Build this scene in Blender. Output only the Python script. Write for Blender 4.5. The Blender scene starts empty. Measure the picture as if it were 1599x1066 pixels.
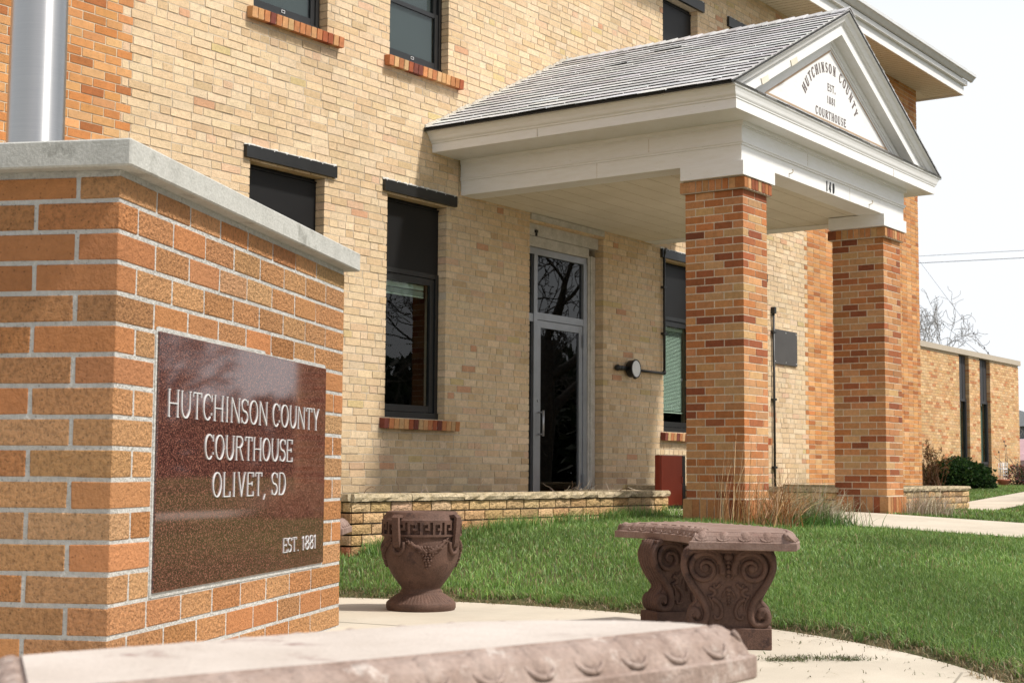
import bpy, math, random
import numpy as np
from mathutils import Vector, Matrix
rng = np.random.default_rng(7)
random.seed(7)
SC = bpy.context.scene
COL = SC.collection

# ------------------------------------------------------------------ camera
CAMZ = 0.76
YAW, PITCH, ROLL, FPX = 0.95436694, 0.0869833, 0.00672037, 2361.66
fw = np.array([math.sin(YAW) * math.cos(PITCH), math.cos(YAW) * math.cos(PITCH), math.sin(PITCH)])
rt = np.array([math.cos(YAW), -math.sin(YAW), 0.0])
up = np.cross(rt, fw)
RT = rt * math.cos(ROLL) + up * math.sin(ROLL)
UP = -rt * math.sin(ROLL) + up * math.cos(ROLL)
cam = bpy.data.cameras.new('camera')
cam.sensor_width = 36.0
cam.lens = FPX / 1599.0 * 36.0
cam.clip_start = 0.05
cam.clip_end = 3000
cam.dof.use_dof = True
cam.dof.focus_distance = 9.0
cam.dof.aperture_fstop = 9.0
cam_ob = bpy.data.objects.new('camera', cam)
COL.objects.link(cam_ob)
m = Matrix(((RT[0], UP[0], -fw[0], 0), (RT[1], UP[1], -fw[1], 0), (RT[2], UP[2], -fw[2], CAMZ), (0, 0, 0, 1)))
cam_ob.matrix_world = m
SC.camera = cam_ob

# ------------------------------------------------------------------ light
SUN_EL = math.radians(54)
sun_h = np.array([0.285, -0.9585])
sun_dir = Vector((sun_h[0] * math.cos(SUN_EL), sun_h[1] * math.cos(SUN_EL), math.sin(SUN_EL)))
sun = bpy.data.lights.new('sun', 'SUN')
sun.energy = 4.0
sun.angle = math.radians(4.5)
sun.color = (1.0, 0.955, 0.88)
sun_ob = bpy.data.objects.new('sun', sun)
COL.objects.link(sun_ob)
sun_ob.rotation_euler = sun_dir.to_track_quat('Z', 'Y').to_euler()
sun_ob.location = (20, -20, 30)
world = bpy.data.worlds.new('World')
SC.world = world
world.use_nodes = True
nt = world.node_tree
bg = nt.nodes['Background']
sky = nt.nodes.new('ShaderNodeTexSky')
sky.sky_type = 'NISHITA'
sky.sun_disc = False
sky.sun_elevation = SUN_EL
sky.sun_rotation = math.atan2(sun_h[0], sun_h[1])
sky.air_density = 1.0
sky.dust_density = 4.0
veil = nt.nodes.new('ShaderNodeMixRGB')          # thin bright cloud veil over the whole sky
wtc = nt.nodes.new('ShaderNodeTexCoord')
wsep = nt.nodes.new('ShaderNodeSeparateXYZ')
nt.links.new(wtc.outputs['Generated'], wsep.inputs['Vector'])
wmap = nt.nodes.new('ShaderNodeMapRange')
wmap.inputs['From Min'].default_value = 0.27
wmap.inputs['From Max'].default_value = 0.75
wmap.inputs['To Min'].default_value = 0.93
wmap.inputs['To Max'].default_value = 0.30
nt.links.new(wsep.outputs['Z'], wmap.inputs['Value'])
nt.links.new(wmap.outputs['Result'], veil.inputs['Fac'])
veil.inputs['Color2'].default_value = (8.6, 8.85, 9.15, 1)
nt.links.new(sky.outputs['Color'], veil.inputs['Color1'])
nt.links.new(veil.outputs['Color'], bg.inputs['Color'])
bg.inputs['Strength'].default_value = 0.10
SC.view_settings.view_transform = 'Standard'
SC.view_settings.look = 'None'
SC.view_settings.exposure = 0.28
SC.view_settings.gamma = 1.0

# ------------------------------------------------------------------ materials
def new_mat(name):
    mt = bpy.data.materials.new(name)
    mt.use_nodes = True
    return mt, mt.node_tree, mt.node_tree.nodes['Principled BSDF']

def N(nt, t, **kw):
    n = nt.nodes.new(t)
    for k, v in kw.items():
        if k in n.inputs:
            n.inputs[k].default_value = v
        else:
            setattr(n, k, v)
    return n

def ramp(nt, stops):
    r = nt.nodes.new('ShaderNodeValToRGB')
    e = r.color_ramp.elements
    while len(e) < len(stops):
        e.new(0.5)
    for i, (p, c) in enumerate(stops):
        e[i].position = p
        e[i].color = (c, c, c, 1) if isinstance(c, (int, float)) else (*c, 1)
    return r

def mat_mottled(name, c1, c2, scale=6, rough=0.8, bump=0.2, bscale=60, fine=0.15, spec=0.3, metallic=0.0, detail=6, c3=None, c3_amt=0.5, c3_scale=3):
    """base colour mixed by noise, fine speckle, bump"""
    mt, nt, bs = new_mat(name)
    tc = N(nt, 'ShaderNodeTexCoord')
    n1 = N(nt, 'ShaderNodeTexNoise', Scale=scale, Detail=detail, Roughness=0.65)
    nt.links.new(tc.outputs['Object'], n1.inputs['Vector'])
    r1 = ramp(nt, [(0.35, c1), (0.65, c2)])
    nt.links.new(n1.outputs['Fac'], r1.inputs['Fac'])
    out = r1.outputs['Color']
    if c3 is not None:
        n3 = N(nt, 'ShaderNodeTexNoise', Scale=c3_scale, Detail=8, Roughness=0.7)
        nt.links.new(tc.outputs['Object'], n3.inputs['Vector'])
        r3 = ramp(nt, [(c3_amt, 0.0), (min(c3_amt + 0.12, 1), 1.0)])
        nt.links.new(n3.outputs['Fac'], r3.inputs['Fac'])
        mx3 = N(nt, 'ShaderNodeMixRGB')
        nt.links.new(r3.outputs['Color'], mx3.inputs['Fac'])
        nt.links.new(out, mx3.inputs['Color1'])
        mx3.inputs['Color2'].default_value = (*c3, 1)
        out = mx3.outputs['Color']
    n2 = N(nt, 'ShaderNodeTexNoise', Scale=bscale, Detail=4, Roughness=0.6)
    nt.links.new(tc.outputs['Object'], n2.inputs['Vector'])
    if fine:
        r2 = ramp(nt, [(0.3, 1 - fine), (0.7, 1 + fine)])
        nt.links.new(n2.outputs['Fac'], r2.inputs['Fac'])
        mx = N(nt, 'ShaderNodeMixRGB', blend_type='MULTIPLY', Fac=1.0)
        nt.links.new(out, mx.inputs['Color1'])
        nt.links.new(r2.outputs['Color'], mx.inputs['Color2'])
        out = mx.outputs['Color']
    nt.links.new(out, bs.inputs['Base Color'])
    bs.inputs['Roughness'].default_value = rough
    bs.inputs['Metallic'].default_value = metallic
    bs.inputs['Specular IOR Level'].default_value = spec
    if bump:
        b = N(nt, 'ShaderNodeBump', Strength=bump, Distance=0.01)
        nt.links.new(n2.outputs['Fac'], b.inputs['Height'])
        nt.links.new(b.outputs['Normal'], bs.inputs['Normal'])
    return mt

def mat_brick(name, scale=30, bscale=150, bump=0.6, dist=0.006, mott=0.16, crev=0.3, pit=0.55):
    """colour comes from one tint per brick; alpha of the tint says how rough the brick face is"""
    mt, nt, bs = new_mat(name)
    at = N(nt, 'ShaderNodeAttribute', attribute_name='tint')
    tc = N(nt, 'ShaderNodeTexCoord')
    n1 = N(nt, 'ShaderNodeTexNoise', Scale=scale, Detail=6, Roughness=0.7)
    nt.links.new(tc.outputs['Object'], n1.inputs['Vector'])
    r1 = ramp(nt, [(0.3, 1 - mott), (0.7, 1 + mott)])
    nt.links.new(n1.outputs['Fac'], r1.inputs['Fac'])
    mx = N(nt, 'ShaderNodeMixRGB', blend_type='MULTIPLY', Fac=1.0)
    nt.links.new(at.outputs['Color'], mx.inputs['Color1'])
    nt.links.new(r1.outputs['Color'], mx.inputs['Color2'])
    nb = N(nt, 'ShaderNodeTexNoise', Scale=1.1, Detail=7, Roughness=0.7)
    nt.links.new(tc.outputs['Object'], nb.inputs['Vector'])
    rb_ = ramp(nt, [(0.30, 0.86), (0.5, 1.0), (0.72, 1.07)])
    nt.links.new(nb.outputs['Fac'], rb_.inputs['Fac'])
    mxb = N(nt, 'ShaderNodeMixRGB', blend_type='MULTIPLY', Fac=1.0)
    nt.links.new(mx.outputs['Color'], mxb.inputs['Color1'])
    nt.links.new(rb_.outputs['Color'], mxb.inputs['Color2'])
    mx = mxb
    n2 = N(nt, 'ShaderNodeTexNoise', Scale=bscale, Detail=5, Roughness=0.65)
    nt.links.new(tc.outputs['Object'], n2.inputs['Vector'])
    # dark pits / specks
    n3 = N(nt, 'ShaderNodeTexVoronoi', Scale=bscale * pit)
    nt.links.new(tc.outputs['Object'], n3.inputs['Vector'])
    r3 = ramp(nt, [(0.08, 0.45), (0.2, 1.0)])
    nt.links.new(n3.outputs['Distance'], r3.inputs['Fac'])
    mx2 = N(nt, 'ShaderNodeMixRGB', blend_type='MULTIPLY', Fac=0.8)
    nt.links.new(mx.outputs['Color'], mx2.inputs['Color1'])
    nt.links.new(r3.outputs['Color'], mx2.inputs['Color2'])
    r4 = ramp(nt, [(0.36, 0.42), (0.52, 1.0), (0.72, 1.18)])
    nt.links.new(n2.outputs['Fac'], r4.inputs['Fac'])
    mx4 = N(nt, 'ShaderNodeMixRGB', blend_type='MULTIPLY')
    mlr = N(nt, 'ShaderNodeMath', operation='MULTIPLY')
    mlr.inputs[1].default_value = crev
    nt.links.new(at.outputs['Alpha'], mlr.inputs[0])
    nt.links.new(mlr.outputs['Value'], mx4.inputs['Fac'])
    nt.links.new(mx2.outputs['Color'], mx4.inputs['Color1'])
    nt.links.new(r4.outputs['Color'], mx4.inputs['Color2'])
    nt.links.new(mx4.outputs['Color'], bs.inputs['Base Color'])
    bs.inputs['Roughness'].default_value = 0.85
    bs.inputs['Specular IOR Level'].default_value = 0.25
    ml = N(nt, 'ShaderNodeMath', operation='MULTIPLY')
    nt.links.new(n2.outputs['Fac'], ml.inputs[0])
    nt.links.new(at.outputs['Alpha'], ml.inputs[1])
    b = N(nt, 'ShaderNodeBump', Strength=bump, Distance=dist)
    nt.links.new(ml.outputs['Value'], b.inputs['Height'])
    nt.links.new(b.outputs['Normal'], bs.inputs['Normal'])
    return mt

def mat_plain(name, c, rough=0.5, metallic=0.0, spec=0.5, var=0.06, scale=8, bump=0.0):
    return mat_mottled(name, tuple(x * (1 - var) for x in c), tuple(min(1, x * (1 + var)) for x in c), scale=scale, rough=rough, bump=bump, fine=0, spec=spec, metallic=metallic)

def mat_glass(name, tint=(0.85, 0.9, 0.88), rough=0.0):
    mt, nt, bs = new_mat(name)
    out = nt.nodes['Material Output']
    tr = N(nt, 'ShaderNodeBsdfTransparent')
    tr.inputs['Color'].default_value = (*tint, 1)
    gl = N(nt, 'ShaderNodeBsdfGlossy', Roughness=rough)
    tc = N(nt, 'ShaderNodeTexCoord')
    nz = N(nt, 'ShaderNodeTexNoise', Scale=1.6, Detail=1)
    nt.links.new(tc.outputs['Object'], nz.inputs['Vector'])
    bm = N(nt, 'ShaderNodeBump', Strength=0.04, Distance=0.02)
    nt.links.new(nz.outputs['Fac'], bm.inputs['Height'])
    nt.links.new(bm.outputs['Normal'], gl.inputs['Normal'])
    fr = N(nt, 'ShaderNodeFresnel', IOR=1.5)
    mx = N(nt, 'ShaderNodeMixShader')
    geo = N(nt, 'ShaderNodeNewGeometry')            # reflect on the entry face only, pass straight through the exit face
    inv = N(nt, 'ShaderNodeMath', operation='SUBTRACT')
    inv.inputs[0].default_value = 1.0
    nt.links.new(geo.outputs['Backfacing'], inv.inputs[1])
    fm = N(nt, 'ShaderNodeMath', operation='MULTIPLY')
    nt.links.new(fr.outputs['Fac'], fm.inputs[0])
    nt.links.new(inv.outputs[0], fm.inputs[1])
    nt.links.new(fm.outputs[0], mx.inputs['Fac'])
    nt.links.new(tr.outputs['BSDF'], mx.inputs[1])
    nt.links.new(gl.outputs['BSDF'], mx.inputs[2])
    nt.links.new(mx.outputs['Shader'], out.inputs['Surface'])
    return mt

def mat_paint_white():
    mt, nt, bs = new_mat('white_paint')
    tc = N(nt, 'ShaderNodeTexCoord')
    mp = N(nt, 'ShaderNodeMapping')
    mp.inputs['Scale'].default_value = (1.0, 1.0, 6.0)
    nt.links.new(tc.outputs['Object'], mp.inputs['Vector'])
    n1 = N(nt, 'ShaderNodeTexNoise', Scale=5, Detail=8, Roughness=0.75)
    nt.links.new(mp.outputs['Vector'], n1.inputs['Vector'])
    r1 = ramp(nt, [(0.0, (0.64, 0.62, 0.575)), (0.40, (0.725, 0.72, 0.705)), (0.6, (0.76, 0.76, 0.76))])
    nt.links.new(n1.outputs['Fac'], r1.inputs['Fac'])
    n2 = N(nt, 'ShaderNodeTexNoise', Scale=16, Detail=9, Roughness=0.8)
    nt.links.new(mp.outputs['Vector'], n2.inputs['Vector'])
    r2 = ramp(nt, [(0.652, 0.0), (0.672, 1.0)])
    nt.links.new(n2.outputs['Fac'], r2.inputs['Fac'])
    mx = N(nt, 'ShaderNodeMixRGB')
    mx.inputs['Color2'].default_value = (0.22, 0.2, 0.17, 1)
    nt.links.new(r2.outputs['Color'], mx.inputs['Fac'])
    nt.links.new(r1.outputs['Color'], mx.inputs['Color1'])
    nt.links.new(mx.outputs['Color'], bs.inputs['Base Color'])
    bs.inputs['Roughness'].default_value = 0.55
    b = N(nt, 'ShaderNodeBump', Strength=0.25, Distance=0.003)
    nt.links.new(n2.outputs['Fac'], b.inputs['Height'])
    nt.links.new(b.outputs['Normal'], bs.inputs['Normal'])
    return mt

def mat_granite():
    mt, nt, bs = new_mat('polished_granite')
    tc = N(nt, 'ShaderNodeTexCoord')
    v = N(nt, 'ShaderNodeTexVoronoi', Scale=300, Randomness=1.0)
    nt.links.new(tc.outputs['Object'], v.inputs['Vector'])
    n = N(nt, 'ShaderNodeTexNoise', Scale=150, Detail=5, Roughness=0.7)
    nt.links.new(tc.outputs['Object'], n.inputs['Vector'])
    sep = N(nt, 'ShaderNodeSeparateColor')
    nt.links.new(v.outputs['Color'], sep.inputs['Color'])
    ad = N(nt, 'ShaderNodeMath', operation='ADD')
    mu = N(nt, 'ShaderNodeMath', operation='MULTIPLY')
    mu.inputs[1].default_value = 0.55
    nt.links.new(sep.outputs[0], mu.inputs[0])
    nt.links.new(mu.outputs[0], ad.inputs[0])
    mu2 = N(nt, 'ShaderNodeMath', operation='MULTIPLY')
    mu2.inputs[1].default_value = 0.9
    nt.links.new(n.outputs['Fac'], mu2.inputs[0])
    nt.links.new(mu2.outputs[0], ad.inputs[1])
    r = ramp(nt, [(0.40, (0.010, 0.0065, 0.007)), (0.62, (0.048, 0.018, 0.0165)), (0.85, (0.105, 0.036, 0.028)), (1.0, (0.24, 0.115, 0.08))])
    nt.links.new(ad.outputs[0], r.inputs['Fac'])
    nt.links.new(r.outputs['Color'], bs.inputs['Base Color'])
    bs.inputs['Roughness'].default_value = 0.045
    bs.inputs['IOR'].default_value = 1.75
    return mt

def mat_grass():
    mt, nt, bs = new_mat('grass_blade')
    at = N(nt, 'ShaderNodeAttribute', attribute_name='tint')
    out = nt.nodes['Material Output']
    nt.links.new(at.outputs['Color'], bs.inputs['Base Color'])
    bs.inputs['Roughness'].default_value = 0.5
    bs.inputs['Specular IOR Level'].default_value = 0.35
    tl = N(nt, 'ShaderNodeBsdfTranslucent')
    nt.links.new(at.outputs['Color'], tl.inputs['Color'])
    mx = N(nt, 'ShaderNodeMixShader', Fac=0.35)
    nt.links.new(bs.outputs['BSDF'], mx.inputs[1])
    nt.links.new(tl.outputs['BSDF'], mx.inputs[2])
    nt.links.new(mx.outputs['Shader'], out.inputs['Surface'])
    return mt

def mat_brushed():
    mt, nt, bs = new_mat('brushed_aluminium')
    tc = N(nt, 'ShaderNodeTexCoord')
    mp = N(nt, 'ShaderNodeMapping')
    mp.inputs['Scale'].default_value = (1.5, 1.5, 160.0)
    nt.links.new(tc.outputs['Object'], mp.inputs['Vector'])
    n1 = N(nt, 'ShaderNodeTexNoise', Scale=4, Detail=4)
    nt.links.new(mp.outputs['Vector'], n1.inputs['Vector'])
    r1 = ramp(nt, [(0.3, (0.52, 0.53, 0.55)), (0.7, (0.58, 0.585, 0.60))])
    nt.links.new(n1.outputs['Fac'], r1.inputs['Fac'])
    nt.links.new(r1.outputs['Color'], bs.inputs['Base Color'])
    bs.inputs['Metallic'].default_value = 1.0
    bs.inputs['Roughness'].default_value = 0.42
    bs.inputs['Anisotropic'].default_value = 0.9
    bs.inputs['Anisotropic Rotation'].default_value = 0.25
    tg = N(nt, 'ShaderNodeTangent', direction_type='RADIAL', axis='Z')
    nt.links.new(tg.outputs['Tangent'], bs.inputs['Tangent'])
    return mt

M = {}
M['brick_pale'] = mat_brick('tan_and_orange_brick', scale=22, bscale=90, bump=0.7, dist=0.012, mott=0.13)
M['brick_col'] = mat_brick('column_brick', scale=30, bscale=110, bump=0.35, dist=0.005, mott=0.18)
M['brick_rock'] = mat_brick('rock_face_brick', scale=26, bscale=45, bump=1.0, dist=0.03, mott=0.22)
M['brick_sign'] = mat_brick('wire_cut_brick', scale=26, bscale=56, bump=1.0, dist=0.075, mott=0.12, crev=0.5, pit=0.8)
M['white'] = mat_paint_white()
M['ceiling'] = mat_mottled('cream_painted_boards', (0.62, 0.57, 0.47), (0.70, 0.65, 0.55), scale=2.5, rough=0.7, bump=0.05, fine=0.03)
M['soffit'] = mat_mottled('cream_soffit_panels', (0.60, 0.55, 0.47), (0.66, 0.61, 0.53), scale=1.5, rough=0.7, bump=0.0, fine=0.02)
M['shingle'] = mat_brick('asphalt_shingle', scale=60, bscale=320, bump=0.5, dist=0.004, mott=0.22)
M['bronze'] = mat_plain('dark_bronze_metal', (0.012, 0.0125, 0.013), rough=0.38, spec=0.5, var=0.15)
M['charcoal'] = mat_plain('charcoal_panel', (0.009, 0.009, 0.0095), rough=0.5, spec=0.25, var=0.12, scale=3)
M['glass'] = mat_glass('window_glass')
M['glass_dark'] = mat_glass('tinted_door_glass', tint=(0.2, 0.22, 0.23))
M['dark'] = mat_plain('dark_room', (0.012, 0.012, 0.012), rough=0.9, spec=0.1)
M['alu'] = mat_plain('satin_aluminium', (0.36, 0.37, 0.39), rough=0.38, metallic=0.75)
M['pole'] = mat_brushed()
M['blind'] = mat_plain('pale_green_blind', (0.55, 0.62, 0.54), rough=0.6)
M['screen'] = mat_plain('insect_screen', (0.055, 0.062, 0.072), rough=0.5)
M['caulk'] = mat_mottled('lime_caulk', (0.55, 0.53, 0.49), (0.72, 0.71, 0.68), scale=20, rough=0.9, bump=0.5, bscale=70)
M['concrete'] = mat_mottled('grey_cast_concrete', (0.36, 0.36, 0.335), (0.47, 0.47, 0.44), scale=5, rough=0.85, bump=0.35, bscale=90, fine=0.12, c3=(0.27, 0.27, 0.245), c3_amt=0.55, c3_scale=5)
M['stone'] = mat_mottled('weathered_limestone', (0.34, 0.27, 0.16), (0.50, 0.41, 0.28), scale=18, rough=0.9, bump=1.0, bscale=55, fine=0.25, c3=(0.19, 0.15, 0.10), c3_amt=0.55, c3_scale=14)
M['paving'] = mat_mottled('beige_concrete_paving', (0.44, 0.39, 0.315), (0.525, 0.47, 0.385), scale=1.3, rough=0.9, bump=0.15, bscale=180, fine=0.10, c3=(0.385, 0.33, 0.255), c3_amt=0.60, c3_scale=2.4)
M['soil'] = mat_mottled('thatch_and_soil', (0.06, 0.065, 0.024), (0.105, 0.095, 0.042), scale=14, rough=1.0, bump=0.8, bscale=60, fine=0.3)
M['lawnfar'] = mat_mottled('far_lawn', (0.06, 0.12, 0.025), (0.10, 0.17, 0.04), scale=2, rough=1.0, bump=0.6, bscale=70, fine=0.3)
M['terracotta'] = mat_mottled('brown_cast_stone', (0.078, 0.043, 0.031), (0.132, 0.074, 0.054), scale=7, rough=0.75, bump=0.35, bscale=120, fine=0.22, c3=(0.04, 0.023, 0.02), c3_amt=0.565, c3_scale=8)
M['terracotta_pale'] = mat_mottled('sun_bleached_cast_stone', (0.19, 0.122, 0.097), (0.275, 0.195, 0.163), scale=9, rough=0.8, bump=0.4, bscale=110, fine=0.15, c3=(0.19, 0.10, 0.08), c3_amt=0.57, c3_scale=12)
M['bench_top'] = mat_mottled('worn_pale_bench_top', (0.44, 0.385, 0.34), (0.52, 0.465, 0.42), scale=5, rough=0.8, bump=0.25, bscale=130, fine=0.08, c3=(0.24, 0.16, 0.14), c3_amt=0.585, c3_scale=8)
M['bench_edge'] = mat_mottled('worn_red_bench_edge', (0.235, 0.17, 0.14), (0.33, 0.258, 0.222), scale=14, rough=0.8, bump=0.4, bscale=110, fine=0.15, c3=(0.46, 0.40, 0.36), c3_amt=0.56, c3_scale=22)
M['granite'] = mat_granite()
M['letter'] = mat_plain('painted_silver_letter', (0.62, 0.63, 0.64), rough=0.42, metallic=0.15, var=0.03)
M['letter_grey'] = mat_plain('grey_brown_lettering', (0.13, 0.105, 0.10), rough=0.7)
M['tan_line'] = mat_plain('tan_outline', (0.42, 0.30, 0.20), rough=0.7)
M['black'] = mat_plain('black_metal', (0.012, 0.012, 0.012), rough=0.45)
M['red'] = mat_mottled('dark_red_paint', (0.20, 0.030, 0.013), (0.23, 0.038, 0.017), scale=4, rough=0.45, bump=0.05, fine=0.05)
M['grey_strip'] = mat_plain('grey_window_strip', (0.04, 0.04, 0.043), rough=0.5, spec=0.3)
M['lens'] = mat_plain('pale_grey_disc', (0.74, 0.75, 0.77), rough=0.4)
M['grass'] = mat_grass()
M['bark'] = mat_mottled('grey_bark', (0.10, 0.085, 0.07), (0.18, 0.16, 0.14), scale=12, rough=0.95, bump=0.4, bscale=60)
M['bark_pale'] = mat_plain('pale_grey_bark', (0.27, 0.255, 0.24), rough=0.95)
M['wire'] = mat_plain('weathered_cable', (0.20, 0.20, 0.21), rough=0.6)
M['gutter'] = mat_plain('grey_white_gutter', (0.58, 0.59, 0.60), rough=0.5)
M['tan_brick_far'] = M['brick_pale']
M['clay'] = mat_plain('clay_pot', (0.40, 0.15, 0.09), rough=0.8)
M['white_plain'] = mat_plain('white_plastic', (0.75, 0.75, 0.75), rough=0.4)
M['grey_siding'] = mat_plain('grey_siding', (0.16, 0.17, 0.19), rough=0.7)
M['car_paint'] = mat_plain('pale_dusty_pink_paint', (0.48, 0.31, 0.32), rough=0.25, spec=0.6)
M['tyre'] = mat_plain('tyre_rubber', (0.02, 0.02, 0.02), rough=0.8)

# ------------------------------------------------------------------ object helpers
def link(ob, parent=None):
    COL.objects.link(ob)
    if parent is not None:
        ob.parent = parent
    return ob

def thing(name, label, cat, loc=(0, 0, 0), rot=0.0, group=None):
    o = bpy.data.objects.new(name, None)
    o.empty_display_size = 0.2
    COL.objects.link(o)
    o.location = loc
    o.rotation_euler = (0, 0, rot)
    o['label'] = label
    o['category'] = cat
    if group:
        o['group'] = group
    return o

def tag(o, label, cat, group=None, kind=None):
    o['label'] = label
    o['category'] = cat
    if group:
        o['group'] = group
    if kind:
        o['kind'] = kind
    return o

class MB:
    """collects geometry for ONE mesh object"""
    def __init__(s):
        s.v, s.f, s.mi, s.t, s.sm = [], [], [], [], []
        s.n = 0
    def add(s, verts, faces, tint=None, mi=0, smooth=False):
        verts = np.asarray(verts, float).reshape(-1, 3)
        s.v.append(verts)
        s.t.append(np.tile(np.asarray(tint if tint is not None else (1, 1, 1, 0), float), (len(verts), 1)))
        for f in faces:
            s.f.append([i + s.n for i in f])
            s.mi.append(mi)
            s.sm.append(smooth)
        s.n += len(verts)
    def box(s, x0, x1, y0, y1, z0, z1, tint=None, mi=0):
        s.add([(x0, y0, z0), (x1, y0, z0), (x1, y1, z0), (x0, y1, z0), (x0, y0, z1), (x1, y0, z1), (x1, y1, z1), (x0, y1, z1)],
              [(3, 2, 1, 0), (4, 5, 6, 7), (0, 1, 5, 4), (1, 2, 6, 5), (2, 3, 7, 6), (3, 0, 4, 7)], tint, mi)
    def obox(s, c, ax, ay, az, hx, hy, hz, ch=0.0, tint=None, mi=0):
        """oriented box, optional chamfer"""
        c = np.asarray(c, float); A = np.array([ax, ay, az], float); h = np.array([hx, hy, hz])
        if ch <= 0:
            vs = [c + A.T @ (h * np.array(sg)) for sg in ((-1, -1, -1), (1, -1, -1), (1, 1, -1), (-1, 1, -1), (-1, -1, 1), (1, -1, 1), (1, 1, 1), (-1, 1, 1))]
            fs = [(3, 2, 1, 0), (4, 5, 6, 7), (0, 1, 5, 4), (1, 2, 6, 5), (2, 3, 7, 6), (3, 0, 4, 7)]
            if np.dot(np.cross(A[0], A[1]), A[2]) < 0:
                fs = [f[::-1] for f in fs]
            s.add(vs, fs, tint, mi)
            return
        L = CH_V * (h - ch)[None, :] + CH_O * ch
        s.add(c + L @ A, CH_F, tint, mi)
    def tube(s, pts, r, n=8, tint=None, mi=0, smooth=True, cap=True, flat=1.0):
        pts = np.asarray(pts, float)
        k = len(pts)
        rr = np.full(k, r) if np.isscalar(r) else np.asarray(r, float)
        T = np.gradient(pts, axis=0)
        T /= np.linalg.norm(T, axis=1)[:, None] + 1e-12
        ref = np.array([0.0, 0, 1]) if abs(T[0][2]) < 0.9 else np.array([1.0, 0, 0])
        a = np.cross(T[0], ref); a /= np.linalg.norm(a)
        vs = []
        for i in range(k):
            a = a - T[i] * np.dot(a, T[i]); a /= np.linalg.norm(a) + 1e-12
            b = np.cross(T[i], a)
            for j in range(n):
                th = 2 * math.pi * j / n
                vs.append(pts[i] + rr[i] * (math.cos(th) * a + flat * math.sin(th) * b))
        fs = []
        for i in range(k - 1):
            for j in range(n):
                fs.append((i * n + j, i * n + (j + 1) % n, (i + 1) * n + (j + 1) % n, (i + 1) * n + j))
        if cap:
            fs.append(tuple(range(n))[::-1]); fs.append(tuple((k - 1) * n + j for j in range(n)))
        s.add(vs, fs, tint, mi, smooth)
    def lathe(s, prof, n=48, c=(0, 0, 0), tint=None, mi=0, smooth=True, mod=None):
        vs = []
        for i, (r, z) in enumerate(prof):
            for j in range(n):
                th = 2 * math.pi * j / n
                q = r * (mod(i, th) if mod else 1.0)
                vs.append((c[0] + q * math.cos(th), c[1] + q * math.sin(th), c[2] + z))
        fs = []
        for i in range(len(prof) - 1):
            for j in range(n):
                fs.append((i * n + j, i * n + (j + 1) % n, (i + 1) * n + (j + 1) % n, (i + 1) * n + j))
        s.add(vs, fs, tint, mi, smooth)
    def ell(s, c, rx, ry, rz, ax=None, n=8, k=6, tint=None, mi=0):
        ax = np.eye(3) if ax is None else np.asarray(ax, float)
        c = np.asarray(c, float)
        vs = []
        for i in range(k + 1):
            ph = math.pi * i / k
            for j in range(n):
                th = 2 * math.pi * j / n
                l = np.array([rx * math.sin(ph) * math.cos(th), ry * math.sin(ph) * math.sin(th), rz * math.cos(ph)])
                vs.append(c + ax.T @ l)
        fs = []
        for i in range(k):
            for j in range(n):
                fs.append((i * n + j, (i + 1) * n + j, (i + 1) * n + (j + 1) % n, i * n + (j + 1) % n))
        s.add(vs, fs, tint, mi, True)
    def prism(s, poly, O, U, V, W, d0, d1, tint=None, mi=0):
        """extrude polygon (u,v) from W=d0 to d1"""
        O, U, V, W = (np.asarray(q, float) for q in (O, U, V, W))
        n = len(poly)
        a = [O + U * p[0] + V * p[1] + W * d0 for p in poly]
        b = [O + U * p[0] + V * p[1] + W * d1 for p in poly]
        fs = [tuple(range(n))[::-1], tuple(range(n, 2 * n))] + [(i, (i + 1) % n, n + (i + 1) % n, n + i) for i in range(n)]
        s.add(a + b, fs, tint, mi)
    def sweep(s, prof, paths, tint=None, mi=0, closed_prof=True, cap=True):
        """prof: list of points per path node, already placed: paths[i] = list of 3D pts (same count)"""
        n = len(paths[0]); k = len(paths)
        vs = [p for ring in paths for p in ring]
        fs = []
        for i in range(k - 1):
            for j in range(n if closed_prof else n - 1):
                fs.append((i * n + j, i * n + (j + 1) % n, (i + 1) * n + (j + 1) % n, (i + 1) * n + j))
        if cap and closed_prof:
            fs.append(tuple(range(n))[::-1]); fs.append(tuple((k - 1) * n + j for j in range(n)))
        s.add(vs, fs, tint, mi)
    def build(s, name, mats, parent=None, fix=True):
        mats = mats if isinstance(mats, (list, tuple)) else [mats]
        me = bpy.data.meshes.new(name)
        V = np.concatenate(s.v); F = s.f
        me.vertices.add(len(V)); me.vertices.foreach_set('co', V.ravel())
        ls = np.array([len(f) for f in F]); idx = np.concatenate([np.asarray(f) for f in F]) if F else np.array([])
        me.loops.add(int(ls.sum())); me.loops.foreach_set('vertex_index', idx.astype(np.int32))
        me.polygons.add(len(F))
        st = np.concatenate([[0], np.cumsum(ls)[:-1]])
        me.polygons.foreach_set('loop_start', st.astype(np.int32))
        me.polygons.foreach_set('loop_total', ls.astype(np.int32))
        me.polygons.foreach_set('material_index', np.array(s.mi, np.int32))
        me.polygons.foreach_set('use_smooth', np.array(s.sm, bool))
        at = me.attributes.new('tint', 'FLOAT_COLOR', 'POINT')
        at.data.foreach_set('color', np.concatenate(s.t).astype(np.float32).ravel())
        for q in mats:
            me.materials.append(q)
        me.update(calc_edges=True)
        me.validate()
        ob = bpy.data.objects.new(name, me)
        return link(ob, parent)

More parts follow.
